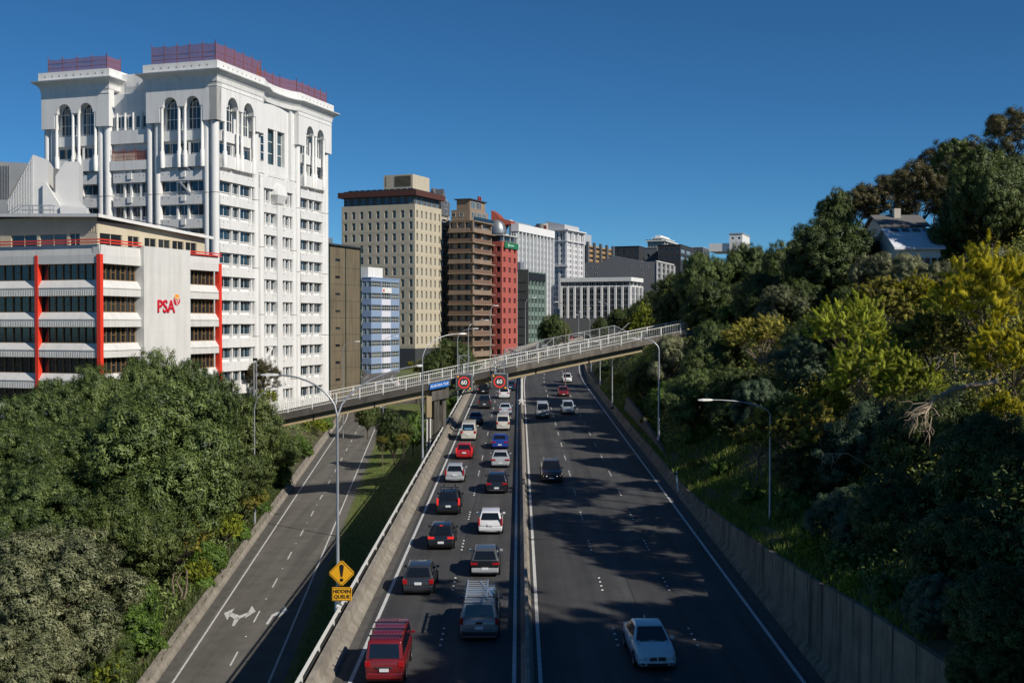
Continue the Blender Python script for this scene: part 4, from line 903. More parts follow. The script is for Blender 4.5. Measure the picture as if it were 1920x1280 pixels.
for x in (4.6, 5.6): b.box('flue', b.a-1.6-.5+(x-5)*1.3, b.a-1.6+(x-5)*1.3, 3, 3.5, z+3, z+8.2, mat('flue_red', (.30,.05,.03), .6))
# ---- red tower
b = Bld('office_tower', 'red rendered office tower with a small green sign near the top', 915, 941, 970, 452, 352, 22)
RT = mat('red_render', (.40,.095,.075), .85, noise=(.2,(.35,.085,.068)))
rows = zrows(b, 461.5, 19.3, 9.5, 11); simple(b, RT, 3, .42, 2, .58, rows, .35, 2, 3, 2, fm=mat('frame_red', (.14,.03,.025), .6), bar=.16)
b.box('glass_storey', .8, b.a-.8, .8, b.b-.8, b.H, b.H+1.7, GLASS); b.box('canopy', -.6, b.a+.3, -.6, b.b, b.H+1.7, b.H+2.1, FRW)
for x in (1, b.a*.5, b.a-1.2): b.box('canopy_post', x, x+.3, -.2, .1, b.H, b.H+1.7, FRW)
o = b.box('green_sign', b.sr(945), b.a+.2, -.35, -.004, b.H-1.9, b.H-.1, mat('sign_green', (.02,.16,.07), .5)); mb = MB(); u = b.sr(952); mb.prism([(u+.5*math.cos(k*math.pi/5), -.36, b.H-1.0+.5*math.sin(k*math.pi/5)) for k in range(10)], (0,-.02,0)); mb.box(u+1.2, u+4.2, -.38, -.352, b.H-1.15, b.H-.85); mb.build('pale_emblem', mat('emblem_mint',(.5,.65,.55),.5), o)
# ---- rust roof & barrel roof & blue box behind
b = Bld('office_building', 'grey barrel-roofed building with a rust red curved roof behind the red tower', 922, 941, 961, 437, 395, 22, zb=10)
simple(b, mat('cream_wall', (.55,.52,.42), .8), 3, .6, 2, .6, zrows(b, 442, 9, 4, 3), .3, 2, 2, 1, fm=ST)
mb = MB(); n = 14; yb = b.b+2
mb.loft([[(x, -.5 + (yb)*(.5-.5*math.cos(math.pi*i/n)), b.H + 4.6*math.sin(math.pi*i/n)) for i in range(n+1)] for x in (-.5, b.a*.35)], smooth=True, cap=True); mb.build('barrel_roof', mat('zinc', (.24,.26,.28), .4, metal=.5), b.root)
RU = mat('rust_paint', (.25,.05,.03), .8)
c = Vector((b.C.x, b.C.y, b.zb)); M = Matrix.Rotation(-R(90-22), 3, 'Z')
mb = MB(); mb.prism([M @ (P(x,y,400)-c) for x,y in ((921,437),(921,394),(932,402),(938,409),(958,414),(958,421),(946,421),(938,437))], M @ Vector((1.5,5,0))); mb.build('rust_roof', RU, b.root)
b = Bld('office_building', 'pale grey windowless roof block rising behind the white finned tower', 954, 960, 996, 414, 420, 22, zb=12); b.root['category'] = 'roof block'
simple(b, mat('pale_blue_grey', (.22,.26,.31), .7), 0, 0, 0, 0, [], .3)
link('small_window', win_me(1.4, 2.0, 1, 1, .2), b.root, (b.a*.55, -.02, b.H-7)); b.box('roof_hut', 3, 6, 2, 4, b.H, b.H+.7, WHITE)
# ---- white finned tower
b = Bld('office_tower', 'white tower with thin vertical fins just right of the red tower', 960, 968.5, 1034.5, 430.5, 400, 22)
FW = mat('fin_white', (.70,.70,.70), .6); LG_ = mat('light_grey_panel', (.33,.37,.40), .5)
rows = zrows(b, 438.5, 12.2, 6.8, 15); simple(b, LG_, 10, .8, 2, .7, rows, .12, 2, 2, 1, fm=FRW, bar=.1, gl=mat('mid_glass', (.06,.075,.09), .1, rnd=((.2,.23,.25),.4)))
for i in range(11):
    u = b.a*i/10; mb = MB(); mb.box(u-.28, u+.28, -.9, -.004, 0, b.H-.5); mb.build('fin', FW, b.root)
for i in range(3): b.box('fin', -.6, -.004, b.b*i/2-.2, b.b*i/2+.2, 0, b.H-.5, FW)
b.box('white_fascia', -.8, b.a+.3, -1.1, b.b, b.H-.6, b.H+2.0, FW)
# ---- dark green block
b = Bld('office_block', 'grey concrete and green fronted office block below the white finned tower', 971, 988, 1021.5, 508, 372, 22)
GC = mat('grey_green_concrete', (.085,.09,.085), .85, noise=(.3,(.065,.07,.065))); GP = mat('sage_panel', (.17,.235,.205), .6)
rows = zrows(b, 525.5, 16.6, 9.2, 8); simple(b, [GC, GP], 5, .68, 0, 0, rows, .4, 1, 1, 1, fm=GP, bar=.1, mR=1)
for i in range(6):
    u = b.a*i/5; b.box('mullion', u-.12, u+.12, -.3, -.004, 0, b.H, GP)
b.box('top_band', .2, b.a, -.35, -.31, b.H-2.8, b.H-.4, BLACK); b.box('corner_wall', -.2, .3, -.5, b.b, 0, b.H+.5, GC)
for k in range(8): b.box('floor_joint', -.24, -.204, .1, b.b, b.z(530+16.6*k), b.z(530+16.6*k)+.2, BLACK)
b.box('roof_plant', 2, 5, 3, 6, b.H, b.H+3.0, STEEL)
# ---- white twin tower
b = Bld('office_tower', 'white gridded tower with tall framed top windows and a sloping roof screen', 999, 1061.5, 1093, 432, 450, 24)
TWW = mat('grid_white', (.58,.58,.59), .7)
rows = zrows(b, 456, 10.2, 6, 17); rows.append((b.z(450), b.z(434)))
simple(b, TWW, 6, .5, 10, .5, rows, .5, 1, 1, 1, fm=FRW, bar=.12)
for i in range(4): b.box('pier', b.a*i/3-.4, b.a*i/3+.4, -.5, -.004, 0, b.H, TWW)
for i in range(6): b.box('pier', -.5, -.004, b.b*i/5-.4, b.b*i/5+.4, 0, b.H, TWW)
b.box('cornice', -1.2, b.a+1, -1.2, b.b+.5, b.H, b.H+.5, TWW); b.box('string_course', -.8, b.a, -.8, b.b, b.z(452.5), b.z(451), TWW); b.box('string_course', -1.2, 1.4, -.9, b.b*.6, b.z(500), b.z(496), TWW)
mb = MB(); mb.prism([(1,1,b.H+.5),(1,b.b*.62,b.H+.5),(1,b.b*.62,b.H+3.9),(1,1,b.H+2.4)], (b.a-3,0,0)); mb.build('roof_screen', mat('pale_grey', (.42,.43,.45), .7), b.root)
mb = MB(); mb.tube([(3,b.b-3.5,b.H),(3,b.b-3.5,b.H+3)], 3.2, 18); mb.build('water_tank', ST, b.root)
b.box('brown_parapet', 0, 2, b.b*.6, b.b-.5, b.H+.5, b.H+2.2, MR)
# ---- far brown banded
b = Bld('office_building', 'tan banded office block with dark vertical columns right of the white gridded tower', 1094, 1100, 1147, 459, 520, 24)
rows = zrows(b, 462, 9.2, 4.2, 4); simple(b, mat('tan_band', (.33,.20,.09), .8), 4, .97, 1, .9, rows, .3, 3, 1, 1, fm=GR, bar=.2)
for i in range(5): b.box('dark_column', b.a*i/4-.8, b.a*i/4+.8, -1.0, -.004, 0, b.H+1.4, GR)
b.box('grey_screen', -3.5, b.a*.42, 3, 12, b.H, b.H+5.3, mat('pale_grey2', (.36,.39,.42), .7))
# ---- white framed building at the end of the motorway
b = Bld('office_building', 'white framed office building with slender columns standing at the bend of the motorway', 1053, 1181, 1202, 530, 420, 22)
rows = zrows(b, 529.0, 1, 7.5, 1) ; 
b.H = b.z(524); rows = [(b.z(534.5), b.z(527.5))] + [(b.z(549.5+10.7*k), b.z(541+10.7*k)) for k in range(7)]
rowz = sorted(rows)
mb = MB(); cL = even(0, b.b, 10, .9); cR = even(0, b.a, 3, .8); oL = b.facade(mb, 'L', 0, b.b, 0, b.H, cL, rows, .6); oR = b.facade(mb, 'R', 0, b.a, 0, b.H, cR, rows, .6); b.shell(mb)
b.wall = mb.build('wall', mat('grey_panel', (.28,.30,.32), .7), b.root, fix=False)
for hgt in (rows[0][1]-rows[0][0], rows[1][1]-rows[1][0]):
    for fc, ops, cc in (('L', oL, cL), ('R', oR, cR)):
        b.windows(fc, [o for o in ops if abs(o[3]-o[2]-hgt) < .05], .6, win_me(cc[0][1]-cc[0][0], hgt, 3, 1, .12, FRW))
b.box('white_fascia', -.7, b.a+.5, -.7, b.b+.5, b.z(527), b.z(519.5), WHITE); b.box('string_course', -.5, b.a, -.5, b.b, b.z(537.5), b.z(535), WHITE)
for i in range(11): b.box('column', -.75, -.1, b.b*i/10-.4, b.b*i/10+.4, 0, b.z(535), WHITE)
for i in range(4): b.box('column', b.a*i/3-.35, b.a*i/3+.35, -.7, -.1, 0, b.z(535), WHITE)
b.box('base', -.9, b.a, -.9, b.b, 0, b.z(596), mat('base_grey', (.12,.12,.12), .7))
# ---- grey gabled building
b = Bld('apartment_building', 'long grey building with a shallow gable and tiny square windows behind the white framed block', 1072, 1231, 1263, 490, 485, 20)
GY = mat('mid_grey_render', (.15,.155,.165), .85); 
wl = [(1090,502),(1108,502),(1118,502),(1185,500),(1203,500),(1214,500),(1118,514),(1185,514),(1204,514),(1223,513),(1098,514),(1081,514)]
mb = MB(); rows = zrows(b, 492, 10.5, 6.5, 3); cR = even(0, b.a, 4, .7); oR = b.facade(mb, 'R', 0, b.a, 0, b.H, cR, rows, 1.2); b.facade(mb, 'L', 0, b.b, 0, b.H, [], [], 0); b.shell(mb)
u0, u1, u2 = b.sl(1195), b.sl(1147), b.sl(1126)
mb.prism([(0,u0-2,b.H),(0,b.sl(1126),b.H),(0,u1,b.z(480,u1,'L'))], (12,0,0)); b.wall = mb.build('wall', GY, b.root)
b.windows('R', oR, 1.2, win_me(cR[0][1]-cR[0][0], rows[0][1]-rows[0][0], 2, 1, .15))
for (x, y) in wl:
    u = b.sl(x); zz = b.z(y, u, 'L'); link('small_window', win_me(.9, 1.0, 1, 1, .15, WHITE), b.root, (-.02, u+.45, zz-.5), -math.pi/2)
for i in range(5): b.box('white_pier', b.a*i/4-.25, b.a*i/4+.25, -.6, -.004, 0, b.H-.4, WHITE)
mb = MB(); mb.prism([(0,u0-2,b.H+.02),(0,u1,b.z(480,u1,'L')+.05),(14,u1,b.z(480,u1,'L')+.05),(14,u0-2,b.H+.02)], (0,0,.25)); mb.build('metal_roof', mat('zinc_roof', (.22,.25,.28), .5), b.root)
b.box('roof_edge', -.2, b.a+.2, -.2, .3, b.H, b.H+.35, WHITE)
# ---- dark boxes on the far ridge
DK = mat('charcoal_cladding', (.03,.034,.04), .7)
for (xl, xc, xr, yt, D, lab, rn) in ((1152, 1198, 1208, 462, 560, 'charcoal box-shaped apartment building at the far centre with two window slots', 0), (1233, 1276, 1306, 459, 560, 'charcoal apartment building with glass balconies on its right side beside the hillside trees', 3)):
    b = Bld('apartment_building', lab, xl, xc, xr, yt, D, 20, zb=15); rows = [(b.z(yt+28), b.z(yt+20)), (b.z(yt+15), b.z(yt+6))]
    simple(b, DK, rn, .85, 4, .32, rows, .4, 2, 1, 2, fm=FRW, gl=mat('pale_glass', (.12,.15,.17), .1), bar=.2); b.box('coping', -.2, b.a+.3, -.2, b.b, b.H, b.H+.3, DW)
b = Bld('apartment_building', 'mid grey building between the two charcoal boxes', 1199, 1232, 1240, 464.5, 575, 20, zb=15); simple(b, mat('blue_grey_clad', (.13,.145,.16), .7), 0,0,3,.5, [(b.z(482), b.z(476))], .3, 1, 1, 1)
b.box('coping', -.2, b.a, -.2, b.b, b.H, b.H+.3, FRW)
b = Bld('apartment_building', 'small dark building half hidden by trees at the right end of the far row', 1296, 1318, 1330, 464, 600, 20, zb=15); simple(b, GR, 2, .6, 3, .5, [(b.z(476), b.z(469))], .3, 2, 2, 1)
b.box('coping', -.2, b.a, -.2, b.b, b.H, b.H+.3, FRW)
b = Bld('tower_block', 'pale stepped tower top rising behind the charcoal apartment buildings', 1214, 1246, 1268, 452, 660, 20, zb=15)
simple(b, mat('pale_stone', (.40,.40,.38), .8), 4, .7, 6, .7, [(b.z(464), b.z(460)), (b.z(457.5), b.z(454))], .5, 2, 2, 1); b.box('cornice', -1, b.a+1, -1, b.b+1, b.H, b.H+.6, WHITE)
b.box('upper_tier', 1.5, b.a-2, 1.5, b.b-2.5, b.H+.6, b.z(446), MATS['pale_stone']); b.box('tier_eave', .8, b.a-1.2, .8, b.b-1.8, b.z(446), b.z(445), WHITE); b.box('lift_housing', 3, b.a-5, 3, b.b*.62, b.z(445), b.z(440), WHITE)
for k in range(5): b.box('tier_window', 1.44, 1.49, 2.4+k*1.9, 3.6+k*1.9, b.z(450.5), b.z(448), BLACK)
b = Bld('apartment_building', 'small white roof block showing above the treetops at the crest of the hill', 1367, 1392, 1405, 438, 505, 20, zb=25); b.root['category']='building'
simple(b, WHITE, 0,0,2,.4, [(b.z(448), b.z(444))], .3, 1, 1, 1); b.box('roof_cap', -.3, b.a+.3, -.3, b.b+.3, b.H, b.H+.3, FRW); b.box('side_wing', 1, b.a, b.b, b.b+9, b.z(470), b.z(455), WHITE)
# ---- houses on the hillside
WR = mat('white_roof', (.72,.74,.78), .5, noise=(.5,(.62,.64,.68))); HS = mat('house_cream', (.50,.46,.40), .8); GT = mat('grey_tile', (.13,.125,.12), .7)
def house(x0, x1, yr_, ye, d, dep, label, rm, wm):
    """long side towards the road: ridge at row yr_, eave at row ye"""
    A_ = P(x0, ye, d); B_ = P(x1, ye, d); zr0 = P(x0, yr_, d+dep/2).z; w = B_.x-A_.x; H_ = 5.5; t = empty('house', (A_.x, d, A_.z-H_), 0, label, 'house'); h = zr0-A_.z
    mb = MB(); mb.box(0, w, .3, dep-.3, 0, H_-.02); mb.prism([(0,.3,H_-.02),(0,dep-.3,H_-.02),(0,dep/2,H_+h-.15)], (w,0,0)); mb.build('wall', wm, t)
    mb = MB(); mb.prism([(-.4,-.1,H_-.1),(-.4,dep/2,H_+h),(-.4,dep+.1,H_-.1),(-.4,dep+.1,H_+.1),(-.4,dep/2,H_+h+.2),(-.4,-.1,H_+.1)], (w+.8,0,0))
    mb.build('roof', rm, t)
    for k in range(3): link('window', win_me(1.3, 1.3, 2, 1, .1, WHITE), t, (.8+w*.3*k, .27, H_-2.2))
    for k in range(2): link('window', win_me(1.0, 1.2, 1, 1, .1, WHITE), t, (-.03, dep*.3+2.2*k+1, H_-2.2), -math.pi/2)
    return t, w, H_, h, dep
t, w, H_, h, dep = house(1684, 1766, 431, 466, 121, 8.5, 'white-roofed house half hidden among the trees high on the hillside', WR, WHITE)
for k in range(4):
    mb = MB(); x = .4+1.15*k; f0, f1 = .80, .97; mb.quad((x, dep/2*f0-.1, H_+h*f0+.22), (x+.85, dep/2*f0-.1, H_+h*f0+.22), (x+.85, dep/2*f1-.1, H_+h*f1+.22), (x, dep/2*f1-.1, H_+h*f1+.22)); mb.build('skylight', GLASS, t)
t, w, H_, h, dep = house(1656, 1738, 406, 424, 142, 7.5, 'cream house with a grey gabled roof just above the white-roofed house', GT, HS)
mb = MB(); mb.box(2.2, 3.0, 2.6, 3.4, H_+.4, H_+h+.9); mb.build('chimney', HS, t)
for b in ALLB: b.finish()
# ------------------------------------------------------------------ vehicles
TYRE = mat('tyre', (.012,.012,.012), .8); RIM = mat('rim', (.35,.36,.38), .3, metal=.8); CARGL = mat('car_glass', (.008,.010,.013), .04, spec=.9)
TAIL = mat('tail_lens', (.35,.008,.01), .25); TAILON = mat('tail_lit', (.5,.01,.01), .3, emit=((1,.05,.04),.45)); HEADL = mat('head_lens', (.05,.055,.06), .25); HEADON = mat('head_lit', (.8,.8,.7), .2, emit=((1,.85,.7),3.0))
PLATE = mat('number_plate', (.7,.7,.72), .5); CHR = mat('chrome', (.6,.6,.62), .15, metal=1)
def paint(nm, c, r=.3): return mat('car_' + nm, c, r, coat=.8)
WHEELS = {}
def wheel_meshes(r):
    if r in WHEELS: return WHEELS[r]
    def ring(x, q, n=20): return [(x, q*math.cos(2*math.pi*k/n), q*math.sin(2*math.pi*k/n)) for k in range(n)]
    mb = MB(); mb.loft([ring(-.10, r*.62), ring(-.11, r*.9), ring(-.08, r), ring(.08, r), ring(.11, r*.9), ring(.10, r*.62)], closed=True, smooth=True)
    rm = MB(); rm.loft([ring(.10, r*.62), ring(.07, r*.55), ring(.05, r*.15)], closed=True); rm.add(ring(.05, r*.15), [tuple(range(20))])
    for k in range(5):
        a = 2*math.pi*k/5; rm.bar((.075, 0, 0), (.075, r*.58*math.cos(a), r*.58*math.sin(a)), .05, .03)
    rm.loft([ring(-.10, r*.62), ring(-.09, .01)], closed=True)
    WHEELS[r] = (mb.mesh('tyre', TYRE), rm.mesh('rim', RIM)); return WHEELS[r]
# body plans: L, W, H; profile of the bonnet/boot line (y fraction from rear, z); cabin (rear base, rear roof, front roof, front base), belt height
PL = {
 'hatch':  dict(L=4.0, W=1.72, H=1.50, belt=.95, top=[(0,.72),(.02,.92),(.10,.97),(.60,.97),(.70,.95),(.88,.86),(.97,.76),(1,.62)], cab=(.045,.15,.54,.73), tw=.70, wr=.31),
 'sedan':  dict(L=4.55, W=1.80, H=1.44, belt=.93, top=[(0,.62),(.015,.90),(.05,.97),(.18,.99),(.60,.95),(.68,.93),(.88,.84),(.965,.75),(1,.63)], cab=(.13,.28,.53,.70), tw=.68, wr=.32),
 'suv':    dict(L=4.45, W=1.83, H=1.66, belt=1.06, top=[(0,.80),(.02,1.02),(.10,1.08),(.60,1.08),(.70,1.06),(.90,1.0),(.975,.92),(1,.76)], cab=(.035,.12,.56,.73), tw=.74, wr=.35),
 'wagon':  dict(L=4.7, W=1.80, H=1.58, belt=.99, top=[(0,.75),(.02,.97),(.10,1.0),(.60,1.0),(.69,.97),(.89,.89),(.97,.79),(1,.66)], cab=(.03,.10,.55,.72), tw=.72, wr=.33),
 'van':    dict(L=4.9, W=1.75, H=1.98, belt=1.15, top=[(0,.95),(.012,1.1),(.05,1.15),(.85,1.15),(.93,1.08),(.975,1.0),(1,.80)], cab=(.008,.035,.80,.93), tw=.82, wr=.32),
 'oldvan': dict(L=4.4, W=1.66, H=1.82, belt=1.10, top=[(0,.95),(.012,1.08),(.05,1.12),(.87,1.12),(.95,1.05),(.985,1.0),(1,.8)], cab=(.012,.06,.82,.95), tw=.84, wr=.30),
 'mpv':    dict(L=4.6, W=1.75, H=1.65, belt=1.02, top=[(0,.80),(.015,1.0),(.06,1.05),(.65,1.03),(.75,.98),(.90,.92),(.97,.84),(1,.68)], cab=(.02,.09,.58,.80), tw=.76, wr=.31),
 'ute':    dict(L=5.3, W=1.86, H=1.82, belt=1.12, top=[(0,.90),(.01,1.05),(.03,1.12),(.60,1.12),(.70,1.10),(.91,1.02),(.975,.92),(1,.78)], cab=(.012,.045,.60,.73), tw=.76, wr=.38),
 'pickup': dict(L=5.3, W=1.86, H=1.80, belt=1.12, top=[(0,.90),(.01,1.03),(.03,1.08),(.30,1.08),(.60,1.12),(.70,1.10),(.91,1.02),(.975,.92),(1,.78)], cab=(.33,.37,.58,.72), tw=.76, wr=.38),
}
def vehicle(name, plan, col, X, Y, label, cat='car', face=1, front=None, yaw=0, lit=None, plate=True, roof=None, trim=None, tail='low', cladding=False, scaleW=1, gl=CARGL, headlit=None, glassroof=None, group='vehicles on the motorway'):
    p = PL[plan]; L, W_, H, bz_ = p['L'], p['W']*scaleW, p['H'], p['belt']; hw_ = W_/2
    X += off(Y) * 0; t = empty(name, (X, Y, zm(Y)), 0, label, cat, group)
    t.rotation_euler = (math.atan(.0243)*(1 if face > 0 else -1), 0, (0 if face > 0 else math.pi) + R(yaw))
    yf = lambda f: (f-.5)*L
    # body: cross sections down the length
    mb = MB(); rings = []
    for i, (f, z) in enumerate(p['top']):
        pin = [.80,.93,.97][i] if i < 3 else 1
        k = len(p['top'])-1-i; pinf = [.74,.92,.97][k] if k < 3 else 1
        w = hw_*min(pin, pinf); zl = .34 if 0 < i < len(p['top'])-1 else .42
        zlow = .22 if 0 < i < len(p['top'])-1 else .34; zt = z
        sec = [(w*.90, zlow), (w*.985, zlow+.12), (w, lerp(zlow, zt, .55)), (w*.965, zt-.09), (w*.90, zt-.015), (w*.5, zt+.02), (0, zt+.03)]
        full = [(-a, c) for a, c in sec] + [(a, c) for a, c in sec[::-1][1:]]
        rings.append([(a, yf(f), c) for a, c in full])
    # extra rings so that the flanks stay smooth
    mb.loft(rings, closed=True, cap=True, smooth=True); me = mb.mesh('body', col)
    b_ = bmesh.new(); b_.from_mesh(me); bmesh.ops.recalc_face_normals(b_, faces=b_.faces[:]); b_.to_mesh(me); b_.free()
    body = link('body', me, t); me.set_sharp_from_angle(angle=R(38))
    # lower skirts
    mb = MB(); mb.box(-hw_*.93, hw_*.93, -L*.47, L*.47, .16, .30); mb.build('underbody', BLACK, t)
    if cladding:
        mb = MB(); mb.box(-hw_*1.012, hw_*1.012, -L*.45, L*.45, .22, .40); link('sill_cladding', bevel_me(mb.mesh('sill_cladding', BLACK), .03), t)
    # cabin
    rb, rt, ft, fb_ = [yf(q) for q in p['cab']]; wb = hw_*.93; wt = hw_*p['tw']; zb_ = bz_-.03
    vs = [(-wb,rb,zb_),(wb,rb,zb_),(wb,fb_,zb_),(-wb,fb_,zb_),(-wt,rt,H-.02),(wt,rt,H-.02),(wt,ft,H-.01),(-wt,ft,H-.01)]
    mb = MB(); mid = [( -wt*.96, (rt+ft)/2, H+.035), (wt*.96, (rt+ft)/2, H+.035)]
    mb.add(vs + mid, [(0,3,2,1),(4,5,9,8),(8,9,6,7),(0,1,5,4),(1,2,6,9,5),(2,3,7,6),(3,0,4,8,7)])
    me = bevel_me(mb.mesh('cabin', roof or col), .07, 3, 20); 
    for pg in me.polygons: pg.use_smooth = True
    me.set_sharp_from_angle(angle=R(50)); link('cabin', me, t)
    V = [Vector(v) for v in vs]
    def pane(nm, a, b2, c, d, m0=.06, mt=.1, ms=.1, off_=.014, u0=0, u1=1, m=gl):
        a, b2, c, d = [Vector(q) for q in (a, b2, c, d)]; n = (b2-a).cross(d-a).normalized()
        def q(u, v): return lerp(lerp(a, b2, u), lerp(d, c, u), v) + n*off_
        ua, ub = lerp(ms, 1-ms, u0) , lerp(ms, 1-ms, u1)
        mb = MB(); mb.add([q(ua,m0),q(ub,m0),q(ub-.0,1-mt),q(ua+.0,1-mt)], [(0,1,2,3)]); mb.add([q(ua,m0)-n*.03,q(ub,m0)-n*.03,q(ub,1-mt)-n*.03,q(ua,1-mt)-n*.03], [(0,1,2,3)]); return mb.build(nm, m, t, fix=False)
    pane('rear_window', V[0], V[1], V[5], V[4], .10, .14, .09) if rb < -L*.0 else None
    pane('windscreen', V[2], V[3], V[7], V[6], .07, .10, .07)
    nside = {'van':2,'oldvan':3,'pickup':2,'ute':3,'mpv':3,'wagon':3}.get(plan, 2)
    if name == 'cargo_van': rng = [(.78,1)]
    else: rng = [(i/nside+.012, (i+1)/nside-.012) for i in range(nside)]
    for u0, u1 in rng:
        pane('side_window', V[1], V[2], V[6], V[5], .12, .16, .06, .014, u0, u1); pane('side_window', V[3], V[0], V[4], V[7], .12, .16, .06, .014, 1-u1, 1-u0)
    # wheels and arches
    r = p['wr']; tm, rmm = wheel_meshes(r)
    for sy in (-1, 1):
        yy = L*.5*sy*.62 - (.02*L if sy > 0 else .0)
        for sx in (-1, 1):
            mb = MB(); n = 14; x0 = hw_*1.004*sx
            mb.add([(x0, yy, r)] + [(x0, yy+(r+.07)*math.cos(math.pi*(-.12+1.24*k/n)), r+(r+.07)*math.sin(math.pi*(-.12+1.24*k/n))) for k in range(n+1)], [(0,k+1,k+2) for k in range(n)])
            mb.build('wheel_arch', BLACK, t, fix=False)
            w_ = empty('wheel', (sx*(hw_-.09), yy, r), 0 if sx > 0 else math.pi); w_.parent = t; link('tyre', tm, w_); link('rim', rmm, w_)
    # rear end
    yr_ = yf(0)
    tc = TAILON if lit else TAIL
    for sx in (-1, 1):
        if tail == 'tall': bx = (hw_*.80, hw_*.95, -.02, .10, bz_-.30, bz_+.18 if plan in ('suv','wagon','hatch','mpv') else bz_+.02)
        elif tail == 'wide': bx = (hw_*.48, hw_*.95, -.02, .10, bz_-.22, bz_-.08)
        else: bx = (hw_*.68, hw_*.955, -.02, .10, bz_-.30, bz_-.06)
        mb = MB(); xs = sorted((sx*bx[0], sx*bx[1])); mb.box(xs[0], xs[1], yr_+bx[2]+.0, yr_+bx[3]+.12, bx[4], bx[5]); link('tail_light', bevel_me(mb.mesh('tail_light', tc), .025), t)
        mb = MB(); xs = sorted((sx*hw_*.95, sx*(hw_+.13))); ym_ = fb_-.30; mb.box(xs[0], xs[1], ym_-.05, ym_+.06, bz_+.0, bz_+.13); link('door_mirror', bevel_me(mb.mesh('door_mirror', trim or col), .035), t)
        # headlights
        yfr = yf(1); zf = interp(1, p['top']); mb = MB(); xi, xo = sx*hw_*.46, sx*hw_*.93
        q0 = [(xi, yfr+.012, zf-.17), (xo*.86, yfr-.03, zf-.15), (xo, yfr-.22, zf-.10), (xo, yfr-.30, zf+.05), (xo*.86, yfr-.10, zf+.01), (xi, yfr-.02, zf-.04)]
        mb.add(q0 + [(x*.96, y-.12, z) for x, y, z in q0], [(0,1,4,5),(1,2,3,4),(5,4,10,11),(4,3,9,10),(0,6,7,1),(1,7,8,2),(0,5,11,6),(2,8,9,3)])
        mb.build('headlight', HEADON if headlit and (headlit is True or headlit == sx) else HEADL, t)
    mb = MB(); mb.box(-hw_*.90, hw_*.90, yr_-.04, yr_+.25, .30, .56); link('rear_bumper', bevel_me(mb.mesh('rear_bumper', trim or col), .06), t)
    mb = MB(); mb.box(-hw_*.86, hw_*.86, yf(1)-.25, yf(1)+.03, .26, .50); link('front_bumper', bevel_me(mb.mesh('front_bumper', trim or col), .07), t)
    mb = MB(); mb.box(-hw_*.50, hw_*.50, yf(1)-.05, yf(1)+.045, .29, .38)
    for sx in (-1, 1): xs = sorted((sx*hw_*.58, sx*hw_*.82)); mb.box(xs[0], xs[1], yf(1)-.10, yf(1)+.036, .31, .38)
    mb.build('air_intake', BLACK, t)
    if plate:
        mb = MB(); zp = .62 if tail != 'wide' else .45; mb.box(-.19, .19, yr_-.06, yr_+.3, zp, zp+.13); mb.build('number_plate', PLATE, t)
    mb = MB(); mb.box(-.19, .19, yf(1), yf(1)+.06, .39, .49); mb.build('number_plate', PLATE, t)
    mb = MB(); zf = interp(1, p['top']); mb.box(-hw_*.42, hw_*.42, yf(1)-.3, yf(1)+.014, zf-.17, zf-.05); link('grille', bevel_me(mb.mesh('grille', BLACK), .03), t)
    SL = mat('shut_line', (.006,.006,.007), .7)
    mb = MB(); mb.box(-hw_*.80, hw_*.80, yr_-.006, yr_+.05, .60, .612); mb.build('tailgate_seam', SL, t)
    for sx in (-1, 1):
        mb = MB(); mb.bar((sx*hw_*.72, fb_+.02, interp((fb_+.02)/L+.5, p['top'])+.016), (sx*hw_*.62, yf(1)-.22, interp(.955, p['top'])+.012), .014); mb.build('bonnet_seam', SL, t)
        for q in (.36, .58): yy = yf(q); mb = MB(); mb.bar((sx*hw_*1.001, yy, .32), (sx*hw_*.985, yy, bz_-.10), .014); mb.build('door_seam', SL, t)
    mb = MB(); mb.bar((-hw_*.60, fb_+.03, bz_+.005), (hw_*.60, fb_+.03, bz_+.005), .10, .03); mb.build('cowl', SL, t)
    if rb < -.3 and plan not in ('sedan', 'pickup'):
        a_ = lerp(V[0], V[1], .5); b_2 = lerp(V[4], V[5], .5); n_ = (V[1]-V[0]).cross(V[4]-V[0]).normalized(); e0 = lerp(a_, b_2, .16) + n_*.025
        mb = MB(); mb.bar(e0, e0 + Vector((hw_*.34, 0, .09)), .02); mb.build('rear_wiper', SL, t)
    return t, dict(L=L, hw=hw_, H=H, rt=rt, ft=ft, wt=wt, yr=yr_, yf=yf(1), bz=bz_, rb=rb, fb=fb_)
def at(px, pyb, face=1, L=4.4):
    Y = F*16.1/(pyb-552); X = (px-960)/F*Y; return X, Y + L/2
def V_(name, plan, col, px, pyb, label, **k):
    X, Y = at(px, pyb, L=PL[plan]['L']); return vehicle(name, plan, col, X, Y, label, **k)
def rails(t, d, m=CHR, z=.07, n=2, name='roof_rail'):
    for sx in (-1, 1):
        mb = MB(); mb.bar((sx*d['wt']*.9, d['rt']+.15, d['H']+z), (sx*d['wt']*.9, d['ft']-.15, d['H']+z), .05)
        for q in (.05,.95): yy = lerp(d['rt']+.15, d['ft']-.15, q); mb.bar((sx*d['wt']*.9, yy, d['H']-.02), (sx*d['wt']*.9, yy, d['H']+z), .04)
        mb.build(name, m, t)
def crossbars(t, d, ys, m, z=.12):
    for q in ys:
        yy = lerp(d['rt'], d['ft'], q); mb = MB(); mb.bar((-d['wt']*1.05, yy, d['H']+z), (d['wt']*1.05, yy, d['H']+z), .05)
        for sx in (-1, 1): mb.bar((sx*d['wt']*.92, yy, d['H']-.03), (sx*d['wt']*.92, yy, d['H']+z), .05)
        mb.build('roof_bar', m, t)
blk = paint('black', (.010,.011,.013)); dgy = paint('dark_grey', (.028,.03,.034)); slv = paint('silver', (.36,.38,.40)); wht = paint('white', (.66,.67,.69)); crm = paint('cream', (.56,.54,.47)); nvy = paint('navy', (.015,.03,.06))
